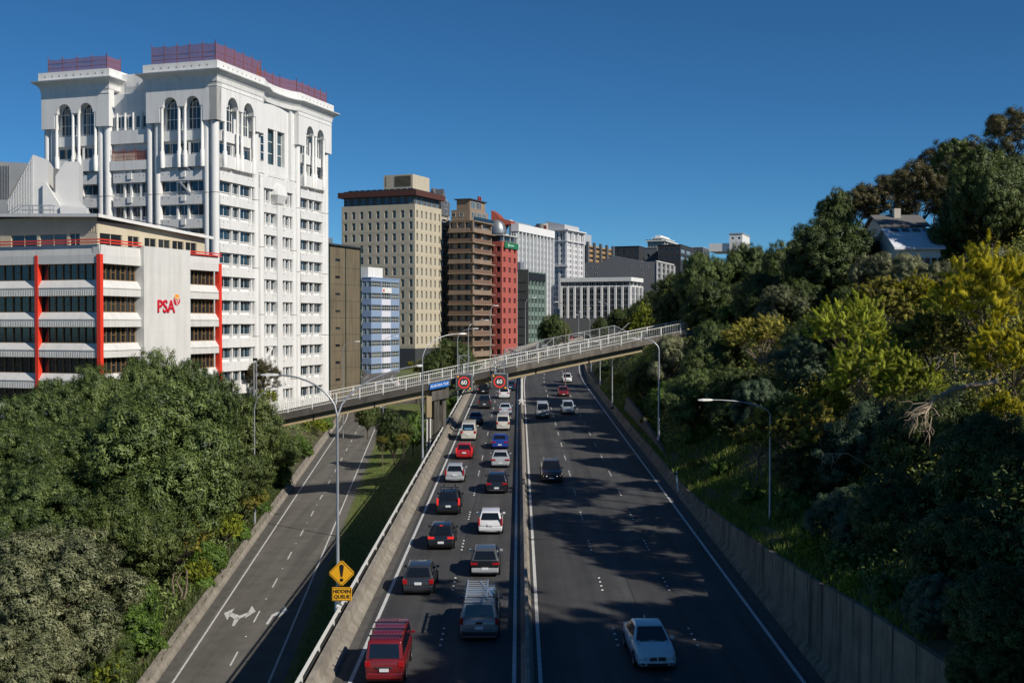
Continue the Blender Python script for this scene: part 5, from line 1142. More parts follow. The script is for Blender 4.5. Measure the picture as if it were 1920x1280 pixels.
red = paint('red', (.38,.010,.012)); dred = paint('dark_red', (.17,.010,.012)); blu = paint('blue', (.012,.045,.26)); brn = paint('brown', (.022,.013,.012)); slate = paint('slate_silver', (.22,.24,.26)); iced = paint('ice_blue', (.38,.44,.50))
# leaving traffic
X, Y = -5.26, 47.6 + 2.2
t, d = vehicle('passenger_van', 'oldvan', dred, X, Y, 'red old passenger van with roof bars, nearest vehicle in the left lane', 'van', tail='low')
crossbars(t, d, (.12, .42, .72), BLACK, .1)
mb = MB()
for k in range(9): x = -d['wt']*.8 + d['wt']*1.6*k/8; mb.bar((x, d['rt']+.12, d['H']+.02), (x, d['ft']-.1, d['H']+.03), .025, .035)
mb.build('roof_ribs', dred, t); mb = MB(); mb.bar((-.35, d['yr']-.03, .80), (.35, d['yr']-.03, .80), .05); mb.build('tailgate_handle', CHR, t)
t, d = V_('utility_truck', 'ute', slate, 898, 1206, 'silver utility truck with a canopy and aluminium ladder on its roof rack', cat='truck', tail='tall', trim=dgy)
for q in (.12, .5, .85):
    yy = lerp(d['rt'], d['ft'], q); mb = MB(); mb.bar((-d['wt']*1.05, yy, d['H']+.16), (d['wt']*1.05, yy, d['H']+.16), .06)
    for sx in (-1,1): mb.bar((sx*d['wt']*.95, yy, d['H']-.03), (sx*d['wt']*.95, yy, d['H']+.3), .05)
    mb.build('rack_bar', CHR, t)
la = empty('ladder', (0,0,0), 0, 'aluminium ladder lying lengthways on the roof rack of the silver utility truck', 'ladder')
la.location = t.location + Vector((0,0,0)); la.rotation_euler = t.rotation_euler
ALU = mat('aluminium', (.62,.64,.66), .3, metal=.7)
for sx in (-.62, .35): mb = MB(); mb.bar((sx, d['rt']-.3, d['H']+.23), (sx, d['ft']+.25, d['H']+.23), .05, .09); mb.build('ladder_rail', ALU, la)
mb = MB()
for k in range(9): yy = lerp(d['rt']-.2, d['ft']+.1, k/8); mb.bar((-.62, yy, d['H']+.23), (.35, yy, d['H']+.23), .04)
mb.build('rungs', ALU, la)
mb = MB(); mb.bar((.62, d['rt']+.1, d['H']+.24), (-.05, d['ft']+.1, d['H']+.24), .06); mb.build('ladder_stay', ALU, la)
mb = MB(); mb.bar((0,d['yr'],.34),(0,d['yr']-.22,.34),.07); mb.bar((0,d['yr']-.2,.34),(0,d['yr']-.2,.44),.07); mb.build('tow_ball', CHR, t)
mb = MB(); mb.box(-.16,.16,d['yr']-.03,d['yr']+.1,.86,.95); mb.build('tailgate_handle', BLACK, t)
t, d = V_('parked_car'.replace('parked_','hatchback_'), 'hatch', dgy, 783, 1119, 'dark grey hatchback second in the left lane, just ahead of the red van', lit=False, tail='low', trim=None)
t, d = V_('hatchback_car', 'hatch', paint('gunmetal', (.07,.075,.08)), 909, 1084, 'dark tall hatchback with a silver bumper ahead of the truck with the ladder', tail='wide', trim=slv)
mb = MB(); mb.box(-.78,.78,d['yr']-.015,d['yr']+.12,.58,.96); link('tailgate_panel', bevel_me(mb.mesh('tailgate_panel', blk), .05), t)
t, d = V_('hatchback_car', 'hatch', blk, 826, 1033, 'black hatchback with its brake light on and chrome-edged tail lamps', lit=True, tail='wide')
mb = MB(); mb.box(-.1,.1,d['rt']-.06,d['rt']-.0,d['H']-.05,d['H']+.0); mb.build('brake_light', TAILON, t)
t, d = V_('hatchback_car', 'hatch', wht, 919, 1004, 'white hatchback with small upright red tail lights in the right-hand queue lane', tail='tall')
t, d = V_('countryman_car', 'suv', blk, 840, 967, 'black compact car with empty bicycle racks on its roof', tail='tall', lit=True, scaleW=.97)
t.name = 'compact_car'; crossbars(t, d, (.2, .75), BLACK, .1)
for sx in (-.42, .42):
    rk = empty('bicycle_rack', t.location, 0, ('left' if sx < 0 else 'right') + ' one of the two empty bicycle carriers on the roof of the black compact car', 'bicycle rack', 'bicycle carriers'); rk.rotation_euler = t.rotation_euler
    mb = MB(); mb.bar((sx, d['rt']+.0, d['H']+.16), (sx, d['ft']-.1, d['H']+.16), .09, .05); mb.build('tray', CHR, rk)
    mb = MB(); mb.bar((sx+.06, d['rt']+.2, d['H']+.18), (sx+.02, d['rt']+.55, d['H']+.42), .05); mb.bar((sx+.02, d['ft']-.3, d['H']+.18), (sx, d['ft']-.55, d['H']+.36), .05); mb.build('clamp_arm', BLACK, rk)
t, d = V_('estate_car', 'wagon', blk, 931, 927, 'black estate car with roof rails in the right-hand queue lane', tail='wide', trim=blk); rails(t, d)
mb = MB(); mb.box(-d['hw']*.7, d['hw']*.7, d['yr']-.06, d['yr']-.03, .32, .38); mb.build('bumper_strip', CHR, t)
t, d = V_('hatchback_car', 'hatch', slv, 852, 906, 'silver hatchback in the left lane ahead of the car with bicycle racks', tail='tall')
t, d = V_('saloon_car', 'sedan', slv, 938, 878, 'silver saloon car directly ahead of the black estate', tail='wide')
t, d = V_('hatchback_car', 'hatch', red, 870, 862, 'bright red hatchback in the left lane behind the white van', tail='tall', lit=True)
t, d = V_('coupe_car', 'sedan', blu, 937, 843, 'bright blue car in the right-hand queue lane', tail='wide')
t, d = V_('cargo_van', 'van', crm, 878, 827, 'cream white cargo van with a faded blue mark on its tailgate in the left lane', 'van' if False else None) if False else V_('cargo_van', 'van', crm, 878, 827, 'cream white cargo van with a faded blue mark on its tailgate in the left lane', cat='van', tail='low')
mb = MB(); mb.box(-.42,.42,d['yr']-.03,d['yr']+.02,1.28,1.44); mb.build('tailgate_mark', mat('faded_blue', (.12,.3,.5), .5), t)
t, d = V_('passenger_van', 'oldvan', crm, 943, 808, 'off-white old van with a dark rear window in the right-hand queue lane', cat='van', tail='low')
t, d = V_('saloon_car', 'sedan', nvy, 891, 797, 'dark blue car in the left lane just ahead of the cream van', tail='wide')
t, d = V_('saloon_car', 'sedan', iced, 947, 778, 'pale silver car just ahead of the off-white old van', tail='wide')
t, d = V_('pickup_truck', 'pickup', dgy, 908, 767, 'dark pickup truck with an open tray under the footbridge', cat='truck', tail='tall')
mb = MB(); mb.box(-d['hw']*.82, d['hw']*.82, d['yr']+.12, d['rb']-.1, 1.06, 1.135); mb.build('tray_floor', BLACK, t)
t, d = V_('crossover_car', 'suv', wht, 945, 748, 'white car just below the right-hand 60 sign', tail='wide')
t, d = V_('hatchback_car', 'suv', nvy, 957, 733, 'dark blue car half hidden by the right-hand 60 sign', tail='tall')
t, d = V_('estate_car', 'wagon', blk, 906, 739, 'black car half hidden under the left-hand 60 sign', tail='wide')
# oncoming traffic
t, d = V_('saloon_car', 'sedan', wht, 1229, 1262, 'white saloon car coming towards the viewer, nearest vehicle on the right carriageway', face=-1, yaw=3)
for sx in (-1, 1):
    mb = MB(); mb.prism([(sx*.04, d['yf']+.045, .47), (sx*.04, d['yf']-.0, .62), (sx*.31, d['yf']-.01, .62), (sx*.35, d['yf']+.04, .49)], (0, .02, 0)); link('kidney_grille', bevel_me(mb.mesh('kidney_grille', BLACK), .015), t)
    mb = MB(); mb.prism([(sx*.02, d['yf']+.04, .455), (sx*.02, d['yf']-.01, .645), (sx*.33, d['yf']-.02, .645), (sx*.38, d['yf']+.035, .475)], (0, .015, 0)); mb.build('grille_frame', CHR, t)
mb = MB(); mb.prism([(0,-.9,d['H']),(0,-1.15,d['H']-.02),(0,-1.1,d['H']+.1)], (.04,0,0)); mb.build('roof_antenna', wht, t)
t, d = V_('crossover_car', 'suv', brn, 1035, 906, 'dark red-brown crossover coming towards the viewer', face=-1, headlit=True, cladding=True); rails(t, d)
for sx in (-1, 1):
    mb = MB(); mb.bar((sx*.35, d['yf']+.03, .40), (sx*.62, d['yf']+.0, .72), .05); mb.build('chrome_strip', CHR, t)
t, d = V_('passenger_van', 'van', slv, 1018, 785, 'silver van coming towards the viewer with one bright headlight', cat='van', face=-1, headlit=-1, trim=dgy)
t, d = V_('people_carrier', 'mpv', iced, 1066, 777, 'pale silver people carrier in the middle lane beside the silver van', face=-1)
t, d = V_('hatchback_car', 'hatch', dred, 1057, 744, 'dark red car coming towards the viewer just under the footbridge', face=-1, headlit=1)
t, d = V_('saloon_car', 'mpv', wht, 1064, 718, 'white car coming towards the viewer, farthest one seen under the footbridge', face=-1)
for px, py, cc, lab in ((1070, 638, red, 'bright red car seen above the footbridge on the far bend'), (962, 668, nvy, 'dark blue car seen through the footbridge railings on the far motorway'), (1020, 652, slv, 'silver car seen through the far screen of the footbridge')):
    X, Y = at(px, py); vehicle('hatchback_car', 'hatch', cc, X, Y, lab, face=-1 if px > 1000 else 1)
# parked white car on the street beyond the bridge's left end
p = P(727, 716, 232); t, d = vehicle('parked_car', 'sedan', wht, p.x, 232, 'white car parked on the street beyond the left half of the footbridge', group='cars parked beyond the bridge'); t.location.z = 3.42; t.rotation_euler = (0, 0, R(70))

# ------------------------------------------------------------------ vegetation
def crown(seed, nl=16, sub=20, leaves=26000, leaf=.045, flat=.8, fill=.12, up=0., asp=1.0, gap=.0, lr=(.26,.42), spread=.62, tuft=.09, low=-.5, rag=.17, spray=0):
    r = np.random.default_rng(seed)
    d = r.normal(size=(nl*4, 3)); d /= np.linalg.norm(d, axis=1)[:, None]; d = d[d[:, 2] > low][:nl]; nl = len(d)
    rad = spread*(.75+.35*r.random(nl)); C = d*rad[:, None]; LR_ = r.uniform(*lr, nl)
    C = np.vstack([C, [[0,0,.05]]]); LR_ = np.append(LR_, .5*(1-gap)); nl += 1
    # tufts on the lobes
    q = r.normal(size=(nl*sub*2, 3)); q /= np.linalg.norm(q, axis=1)[:, None]
    li = np.repeat(np.arange(nl), sub*2); outd = C[li]/(np.linalg.norm(C[li], axis=1)[:, None]+1e-6)
    keep = (q*outd).sum(1) > -.35; q = q[keep]; li = li[keep]
    T = C[li] + q*LR_[li][:, None]*(.95-rag+1.9*rag*r.random(len(li)))[:, None]; TN = q; TT = r.random(len(li))
    if gap: k = r.random(len(T)) > gap*.5; T, TN, TT = T[k], TN[k], TT[k]
    n1 = int(leaves*(1-fill)); ti = r.integers(0, len(T), n1)
    g = r.normal(size=(n1, 3)); g /= np.linalg.norm(g, axis=1)[:, None]
    if spray:
        sdv = TN + r.normal(0, .35, TN.shape) + [.15, -.1, .75]; sdv /= np.linalg.norm(sdv, axis=1)[:, None]; uu = r.random(n1)
        p1 = T[ti] + sdv[ti]*(uu*spray*r.uniform(.6, 1.3, n1))[:, None] + g*(tuft*(.25 + .5*(1-uu)))[:, None]
    else: p1 = T[ti] + g*tuft*(r.random(n1)**.5)[:, None]*1.3
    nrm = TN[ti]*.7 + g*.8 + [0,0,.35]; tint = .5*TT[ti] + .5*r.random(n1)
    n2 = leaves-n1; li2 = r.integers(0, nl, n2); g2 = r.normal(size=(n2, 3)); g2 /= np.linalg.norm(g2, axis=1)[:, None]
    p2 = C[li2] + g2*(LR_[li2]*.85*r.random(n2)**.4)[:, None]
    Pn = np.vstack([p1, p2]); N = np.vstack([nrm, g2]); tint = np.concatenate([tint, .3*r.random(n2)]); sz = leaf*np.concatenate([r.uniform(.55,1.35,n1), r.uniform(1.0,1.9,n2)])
    Pn = Pn/ (np.abs(Pn[:, :2]).max()*.97); Pn[:, 2] *= flat
    N /= np.linalg.norm(N, axis=1)[:, None]
    ref = r.normal(size=N.shape); 
    if up: ref = ref*(1-up) + np.array([0,0,1.])*up*2 + N*0
    a = np.cross(N, ref); a /= np.linalg.norm(a, axis=1)[:, None]+1e-9; b2 = np.cross(N, a)
    a, b2 = (b2, a)
    n = len(Pn); s1 = (sz*asp)[:, None]; s2 = (sz/asp)[:, None]
    Vv = np.empty((n, 4, 3)); Vv[:, 0] = Pn - a*s1; Vv[:, 1] = Pn + b2*s2*.5 + N*s2*.15; Vv[:, 2] = Pn + a*s1; Vv[:, 3] = Pn - b2*s2*.5 + N*s2*.15
    me = bpy.data.meshes.new('crown'); me.vertices.add(4*n); me.vertices.foreach_set('co', Vv.astype(np.float32).ravel())
    me.loops.add(4*n); me.loops.foreach_set('vertex_index', np.arange(4*n, dtype=np.int32)); me.polygons.add(n)
    me.polygons.foreach_set('loop_start', np.arange(0, 4*n, 4, dtype=np.int32)); me.polygons.foreach_set('loop_total', np.full(n, 4, dtype=np.int32)); me.update()
    at_ = me.attributes.new('tint', 'FLOAT', 'FACE'); at_.data.foreach_set('value', tint.astype(np.float32))
    return me, C*.9/ (1.0)
def trunk(seed, C, bare=0, th=.05, m=None):
    """stem: unit height, foot at z=0, fork at z=1; limbs: in crown space, fork at z=-.62"""
    rr = random.Random(seed); mb = MB(); nst = 3 if bare else 1
    fx, fy = rr.uniform(-.1, .1), rr.uniform(-.1, .1)
    for k in range(nst):
        a = 2.1*k + rr.random(); o = .16*(k > 0)
        w1, w2 = rr.uniform(-.12,.12), rr.uniform(-.12,.12); mb.tube([(fx+.2*o*math.cos(a), fy+.2*o*math.sin(a), -.15), (fx+o*.7*math.cos(a)+w1, fy+o*math.sin(a)*.7, .22), (fx+o*1.2*math.cos(a)+w1*.3, fy+o*1.2*math.sin(a)+w2, .55), (fx+o*math.cos(a)+w2, fy+o*math.sin(a), .8), (fx+.3*o*math.cos(a), fy+.3*o*math.sin(a), 1)], [th*1.3, th*.9, th*.8, th*.7, th*.6], 7)
    stem = mb.mesh('trunk', m); mb = MB(); fork = Vector((fx, fy, -.64))
    for c in sorted(list(C), key=lambda q: -abs(q[0])-abs(q[1]))[:12]:
        c = Vector(c)*.92; mid = lerp(fork, c, .5) + Vector((rr.uniform(-.08,.08), rr.uniform(-.08,.08), rr.uniform(-.06,.06)))
        mb.tube([fork, mid, c], [th*.6, th*.38, th*.10], 5)
        for j in range(4 if not bare else 9):
            e = mid + (c-mid)*rr.random(); q = Vector((rr.gauss(0,1), rr.gauss(0,1), rr.gauss(.1,.6))).normalized()*rr.uniform(.10,.22)
            mb.tube([e, e+q*.5+Vector((0,0,.02)), e+q], [th*.2, th*.13, th*.04], 4)
    return stem, mb.mesh('limbs', m)
BARK = mat('bark', (.075,.055,.04), .9, noise=(4,(.04,.03,.022))); BARKP = mat('pale_bark', (.20,.16,.12), .9, noise=(4,(.12,.09,.07)))
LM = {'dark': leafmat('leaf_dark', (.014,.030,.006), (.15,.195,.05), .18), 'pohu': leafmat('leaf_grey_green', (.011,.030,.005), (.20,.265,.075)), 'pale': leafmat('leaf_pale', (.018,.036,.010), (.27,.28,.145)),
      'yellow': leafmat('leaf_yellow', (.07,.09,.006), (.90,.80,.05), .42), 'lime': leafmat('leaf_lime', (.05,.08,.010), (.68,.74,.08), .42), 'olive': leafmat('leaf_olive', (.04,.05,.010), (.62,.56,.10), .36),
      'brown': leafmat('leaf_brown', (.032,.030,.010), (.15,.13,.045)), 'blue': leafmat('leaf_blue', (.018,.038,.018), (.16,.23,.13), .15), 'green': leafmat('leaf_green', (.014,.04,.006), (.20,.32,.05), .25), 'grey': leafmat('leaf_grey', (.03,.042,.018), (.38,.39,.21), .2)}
KIND = {  # crown recipe, leaf material, trunk
 'dark': (dict(nl=26, sub=36, leaves=80000, leaf=.018, flat=.82, low=-.5, asp=1.1, tuft=.065), 'dark', 0, BARK),
 'pohu': (dict(nl=32, sub=36, leaves=120000, leaf=.0145, flat=.85, low=-.6, asp=1.15, tuft=.055, lr=(.2,.34), spread=.68), 'pohu', 0, BARK),
 'pale': (dict(nl=28, sub=36, leaves=110000, leaf=.0145, flat=.85, low=-.6, asp=1.2, tuft=.05, lr=(.2,.34), spread=.68), 'pale', 0, BARKP),
 'yellow': (dict(nl=46, sub=7, leaves=60000, leaf=.017, flat=.85, low=-.4, asp=2.4, up=.5, gap=.6, lr=(.10,.26), spread=.70, tuft=.05, fill=.04, rag=.45, spray=.17), 'yellow', 1, BARKP),
 'lime': (dict(nl=44, sub=7, leaves=60000, leaf=.016, flat=.9, low=-.4, asp=2.2, up=.4, gap=.6, lr=(.10,.26), spread=.70, tuft=.05, fill=.04, rag=.45, spray=.15), 'lime', 1, BARKP),
 'olive': (dict(nl=34, sub=14, leaves=56000, leaf=.018, flat=.68, low=-.3, asp=1.8, up=.3, gap=.5, lr=(.12,.26), spread=.72, tuft=.05, fill=.06, rag=.4, spray=.10), 'olive', 1, BARKP),
 'brown': (dict(nl=22, sub=14, leaves=26000, leaf=.022, flat=.95, low=-.4, asp=1.2, gap=.6, lr=(.18,.3), spread=.72, fill=.05, tuft=.08), 'brown', 1, BARK),
 'blue': (dict(nl=16, sub=24, leaves=50000, leaf=.021, flat=.8, asp=1.5, tuft=.07), 'blue', 0, BARK),
 'green': (dict(nl=14, sub=20, leaves=20000, leaf=.042, flat=.85, asp=1.15, tuft=.10), 'green', 0, BARK),
 'grey': (dict(nl=20, sub=18, leaves=40000, leaf=.021, flat=.85, gap=.35, asp=1.4, lr=(.2,.34), spread=.7, tuft=.08), 'grey', 1, BARKP),
 'sparse': (dict(nl=24, sub=8, leaves=15000, leaf=.028, flat=1.0, low=-.5, gap=.9, asp=1.2, lr=(.14,.24), spread=.78, fill=.03, tuft=.075), 'dark', 1, BARK),
}
TREE = {}
for i, (k, (kw, lm, bare, bk)) in enumerate(KIND.items()):
    TREE[k] = []
    for v in range(2):
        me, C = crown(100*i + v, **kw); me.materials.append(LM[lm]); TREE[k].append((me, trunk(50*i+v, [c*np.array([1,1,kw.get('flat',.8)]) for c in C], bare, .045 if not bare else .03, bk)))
VR = random.Random(3); NT = 0
def plant(kind, X, Y, zc, Rr, label, name='tree', cat='tree', group=None, zs=1.0):
    global NT
    NT += 1; zg = gz(X, Y) - .2; h = max(zc - zg, Rr*.45)
    me, tr = TREE[kind][NT % 2]; t = empty(name, (X, Y, zg), VR.uniform(0, 6.28), label, cat, group)
    if VR.random() < .5: t.scale = (1, 1, 1)
    fl = KIND[kind][0].get('flat', .8)
    if kind in ('dark', 'pohu', 'pale', 'blue', 'green', 'grey'):        # full crowns reach down towards the ground
        top = h + fl*Rr; bot = max(.12*h, top - 2*Rr*1.55); zs = max(zs, (top-bot)/2/(fl*Rr)); ch = top - fl*Rr*zs
    else: ch = h
    c = link('crown', me, t, (0, 0, ch), 0, (Rr, Rr, Rr*zs)); zf_ = max(.3, ch - .62*Rr*zs)
    k = link('trunk', tr[0], t, (0, 0, 0), 0, (Rr, Rr, zf_)); link('limbs', tr[1], t, (0, 0, ch), 0, (Rr, Rr, Rr*zs)); return t
def TR(kind, px, py, d, rpx, label, group=None, name='tree', cat='tree', zs=1.0):
    d0 = d; k = 1.12 if px < 1120 else 1.28
    if px < 620 and py > 700 and group in (GL_, 'shrubs along the left barrier of the side road'):
        while d < d0*1.6:                      # stand behind the barrier
            p = P(px, py, d); Rr = rpx*d/F
            if p.x < rc(d) - 4.6 - .55*Rr and (p.z - gz(p.x, d) < 2.3*Rr or name == 'tree'): break
            d += 1
    elif px > 1120:
        for _ in range(60):
            p = P(px, py, d); Rr = rpx*d/F; h = p.z - gz(p.x, d)
            if h < .45*Rr and d > 31: d -= .75
            elif h > 2.0*Rr and kind != 'sparse' and d < d0*1.12: d += .75
            else: break
    p = P(px, py, d); return plant(kind, p.x, d, p.z, rpx*k*d/F, label, name, cat, group, zs)
GL_ = 'trees on the left of the side road'
# left-hand trees (pixel centre, depth, radius in pixels)
for a in [('pohu', 275, 725, 108, 85, 'grey-green rounded tree in front of the logo wall, the tallest of the left trees'),
 ('pohu', 375, 735, 112, 78, 'grey-green tree in front of the right red column of the low office block'),
 ('pohu', 185, 755, 104, 85, 'grey-green tree in front of the corner red column'),
 ('pohu', 85, 790, 100, 95, 'rounded tree in front of the leftmost red column'),
 ('pohu', 290, 860, 90, 165, 'largest round grey-green tree in the middle of the left grove'),
 ('pohu', 130, 880, 92, 120, 'broad grey-green tree left of the largest round one'),
 ('dark', 440, 800, 102, 95, 'dense dark tree left of the near end of the footbridge'),
 ('pohu', 500, 850, 108, 62, 'rounded tree directly below the left end of the footbridge'),
 ('dark', 430, 890, 98, 75, 'dark tree behind the lamp post left of the side road'),
 ('pohu', 10, 880, 88, 110, 'grey-green tree cut off by the left edge at mid height'),
 ('pohu', 60, 970, 80, 110, 'rounded tree at the left edge above the pale flecked one'),
 ('dark', 250, 1000, 84, 110, 'dark shaded tree behind the small tree with pinkish bare stems'),
 ('pale', 95, 1130, 66, 165, 'large tree flecked with pale leaves in the lower left corner'),
 ('pale', 20, 1270, 60, 130, 'pale flecked bush-like tree at the very bottom left'),
 ('pohu', 180, 1240, 66, 80, 'grey-green tree at the bottom between the pale tree and the bright shrub'),
 ('olive', 330, 1010, 80, 68, 'small flat-topped tree with bare pinkish stems beside the side road'),
 ('olive', 450, 935, 96, 48, 'low olive bush-like tree around the foot of the lamp post')]:
    TR(*a, group=GL_)
GS = 'shrubs along the left barrier of the side road'
for a in [('green', 515, 905, 115, 34, 'bright green shrub just above the far end of the left barrier'), ('green', 485, 950, 112, 22, 'small green shrub beside the bare earth near the lamp foot'), ('lime', 425, 990, 90, 36, 'light green climbing shrub over the barrier right of the small bare-stemmed tree'),
 ('green', 385, 1045, 84, 42, 'mid green shrub spilling over the barrier opposite the turn arrows'), ('green', 440, 1030, 88, 30, 'glossy green shrub hanging over the barrier edge above the arrows'), ('lime', 372, 1075, 80, 30, 'yellowish green shrub beside the bare pinkish stems'),
 ('green', 250, 1190, 68, 60, 'bright green leafy shrub near the bottom left barrier'), ('lime', 190, 1262, 63, 46, 'bright green shrub at the bottom edge'), ('green', 265, 1120, 74, 40, 'green shrub right of the pale flecked tree'), ('green', 375, 1110, 78, 26, 'clump of strappy green leaves with blue flowers on the barrier'), ('green', 290, 1235, 66, 26, 'strappy leafed plant nearest the bottom of the left barrier'),
 ('lime', 590, 815, 160, 26, 'bright green shrub seen under the left span of the footbridge'), ('green', 560, 840, 150, 28, 'dark green shrub in the shade under the left span'), ('green', 600, 790, 175, 26, 'green shrub farther under the left span beside the side road')]:
    TR(*a, group=GS, name='shrub', cat='shrub')
for a in [('brown', 545, 705, 205, 30, 'dark thin tree with bare twigs in front of the white tower'), ('brown', 490, 710, 180, 34, 'brownish thin tree left of the twiggy one before the white tower'), ('olive', 590, 730, 215, 22, 'low olive tree at the foot of the white tower'), ('lime', 500, 748, 165, 22, 'light green hedge-like tree behind the left end of the footbridge'),
 ('dark', 840, 680, 210, 50, 'round dark green tree between the lamp posts in front of the beige tower'), ('olive', 790, 690, 215, 26, 'low olive tree left of the round dark green tree'), ('dark', 1040, 615, 310, 30, 'round dark tree right of the green fronted block'),
 ('dark', 735, 790, 158, 34, 'round tree on the grass bank under the footbridge'), ('green', 775, 790, 165, 26, 'light green tree left of the bridge pier'), ('olive', 718, 825, 155, 12, 'small olive bush at the top of the grass bank by the side road'), ('green', 850, 755, 185, 18, 'green bush seen under the bridge between the pier and the barrier'), ('dark', 690, 760, 190, 26, 'dark tree behind the bridge girder over the side road'), ('olive', 755, 822, 150, 14, 'yellowish bush beside the round tree on the grass bank')]:
    TR(*a, group='trees around the footbridge')
# hillside on the right
GH = 'trees on the hillside'
for a in [('brown', 1900, 262, 114, 50, 'tall sparse brown-leaved tree at the upper right corner'), ('dark', 1860, 350, 112, 75, 'dense dark tree below the tall sparse one at the right edge'), ('sparse', 1795, 310, 122, 42, 'open-crowned olive tree on the skyline left of the tall sparse one'), ('brown', 1840, 300, 120, 45, 'brown-leaved tree on the skyline beneath the tall sparse one'),
 ('dark', 1888, 330, 120, 58, 'dark leafy tree under the tall brown-leaved one at the upper right'), ('grey', 1752, 486, 113, 24, 'small grey-green tree against the right end of the white-roofed house'), ('grey', 1705, 505, 111, 34, 'grey-green tree directly below the white roof'), ('dark', 1660, 470, 113, 26, 'dark tree against the gable wall of the white-roofed house'), ('brown', 1765, 325, 150, 48, 'brown open tree on the skyline rising right of the houses'), ('dark', 1805, 345, 140, 55, 'dark tree on the skyline between the houses and the tall sparse tree'), ('brown', 1690, 372, 160, 45, 'olive-brown tree directly behind the chimney of the upper house'), ('dark', 1790, 440, 122, 40, 'dark tree covering the right end of the white roof'), ('brown', 1725, 372, 152, 56, 'brown-olive tree on the skyline behind the upper house'), ('brown', 1655, 385, 152, 52, 'russet-leaved tree on the skyline right of the pine-like tree'), ('dark', 1568, 378, 145, 32, 'small dark pine-like tree standing up on the skyline'), ('brown', 1612, 390, 150, 38, 'brown tree between the pine-like tree and the russet one'),
 ('dark', 1850, 400, 130, 78, 'broad dark green tree right of the white-roofed house'), ('dark', 1905, 420, 124, 70, 'dark tree at the right edge level with the houses'), ('dark', 1560, 480, 128, 80, 'very large round dark tree left of the houses'), ('dark', 1480, 490, 135, 42, 'dark tree left of the very large round one'),
 ('pohu', 1405, 500, 155, 46, 'dark rounded tree on the crest below the small white roof'), ('pohu', 1325, 520, 150, 50, 'dark rounded tree in front of the charcoal apartments'), ('dark', 1270, 555, 165, 50, 'dark tree right of the grey gabled building'), ('dark', 1220, 585, 195, 38, 'dark tree at the end of the white framed building'), ('dark', 1165, 600, 290, 26, 'small dark tree at the far bend of the motorway'), ('dark', 1125, 610, 310, 16, 'smallest far tree beside the far bend'),
 ('dark', 1345, 580, 142, 62, 'dark tree in the second row above the end of the footbridge'), ('dark', 1440, 570, 132, 58, 'dark shaded tree below the dark skyline trees'), ('dark', 1520, 570, 126, 62, 'dark tree beneath the very large round one'),
 ('grey', 1640, 500, 108, 42, 'grey twiggy tree in front of the white-roofed house'), ('grey', 1750, 530, 104, 42, 'grey-green twiggy tree right of the white-roofed house'), ('grey', 1855, 500, 100, 48, 'grey-leaved tree below the broad dark green one'), ('dark', 1590, 560, 118, 32, 'dark tree between the grey twiggy tree and the yellow-green slope'),
 ('lime', 1215, 605, 185, 34, 'small bright green tree behind the right end of the footbridge'), ('olive', 1190, 612, 175, 24, 'low rounded olive tree behind the footbridge rail'), ('green', 1262, 600, 165, 34, 'fresh green tree at the right end of the footbridge'),
 ('grey', 1262, 668, 124, 44, 'pale grey-green tree beside the lamp post at the end of the footbridge'), ('pohu', 1345, 650, 118, 52, 'grey-green tree right of the pale one at the bridge end'), ('olive', 1425, 635, 112, 58, 'wide yellow-olive tree in the middle of the hillside'), ('pale', 1475, 580, 124, 52, 'pale-leaved tree below the dark skyline trees'), ('green', 1385, 600, 136, 42, 'mid green tree above the yellow-olive one'),
 ('pohu', 1305, 745, 106, 56, 'green tree directly right of the lamp post at mid height'), ('dark', 1375, 730, 102, 52, 'dark tree left of the bluish one'), ('blue', 1425, 760, 92, 50, 'blue-green tree behind the long lamp arm'), ('blue', 1495, 690, 98, 55, 'blue-green tree in the shade right of the hillside centre'), ('dark', 1530, 640, 104, 56, 'dark tree below the pale-leaved one'),
 ('lime', 1590, 620, 94, 66, 'yellow-green feathery tree in the centre of the sunlit slope'), ('olive', 1665, 575, 98, 72, 'olive-yellow feathery tree below the houses'), ('yellow', 1720, 560, 96, 44, 'yellow-topped tree below the white roof'), ('olive', 1490, 800, 64, 78, 'flat-topped olive tree standing over the lamp post on the bank'), ('olive', 1420, 825, 82, 42, 'olive tree left of the lamp post on the bank'), ('yellow', 1545, 765, 76, 46, 'small yellow-tipped tree right of the long lamp arm'),
 ('lime', 1640, 705, 73, 76, 'bright lime feathery tree in the middle of the sunlit slope'), ('olive', 1740, 640, 76, 74, 'olive feathery tree left of the bright yellow one'), ('yellow', 1860, 560, 66, 100, 'brightest yellow feathery tree at the right edge'), ('lime', 1790, 585, 72, 62, 'lime tree just left of the brightest yellow one'), ('yellow', 1895, 670, 62, 72, 'yellow-green tree under the brightest yellow one'), ('lime', 1700, 720, 68, 60, 'lime tree beside the fallen pale branch'), ('yellow', 1880, 775, 58, 40, 'small yellow tuft-like tree at the right edge below the fallen branch'),
 ('dark', 1385, 790, 98, 40, 'dark low tree over the grass near the lamp post'), ('green', 1310, 810, 108, 34, 'green bush-like tree low on the bank under the bridge end'), ('dark', 1330, 690, 110, 44, 'dark tree behind the green ones at mid slope')]:
    TR(*a, group=GH)
GD = 'shaded trees low on the near hillside'
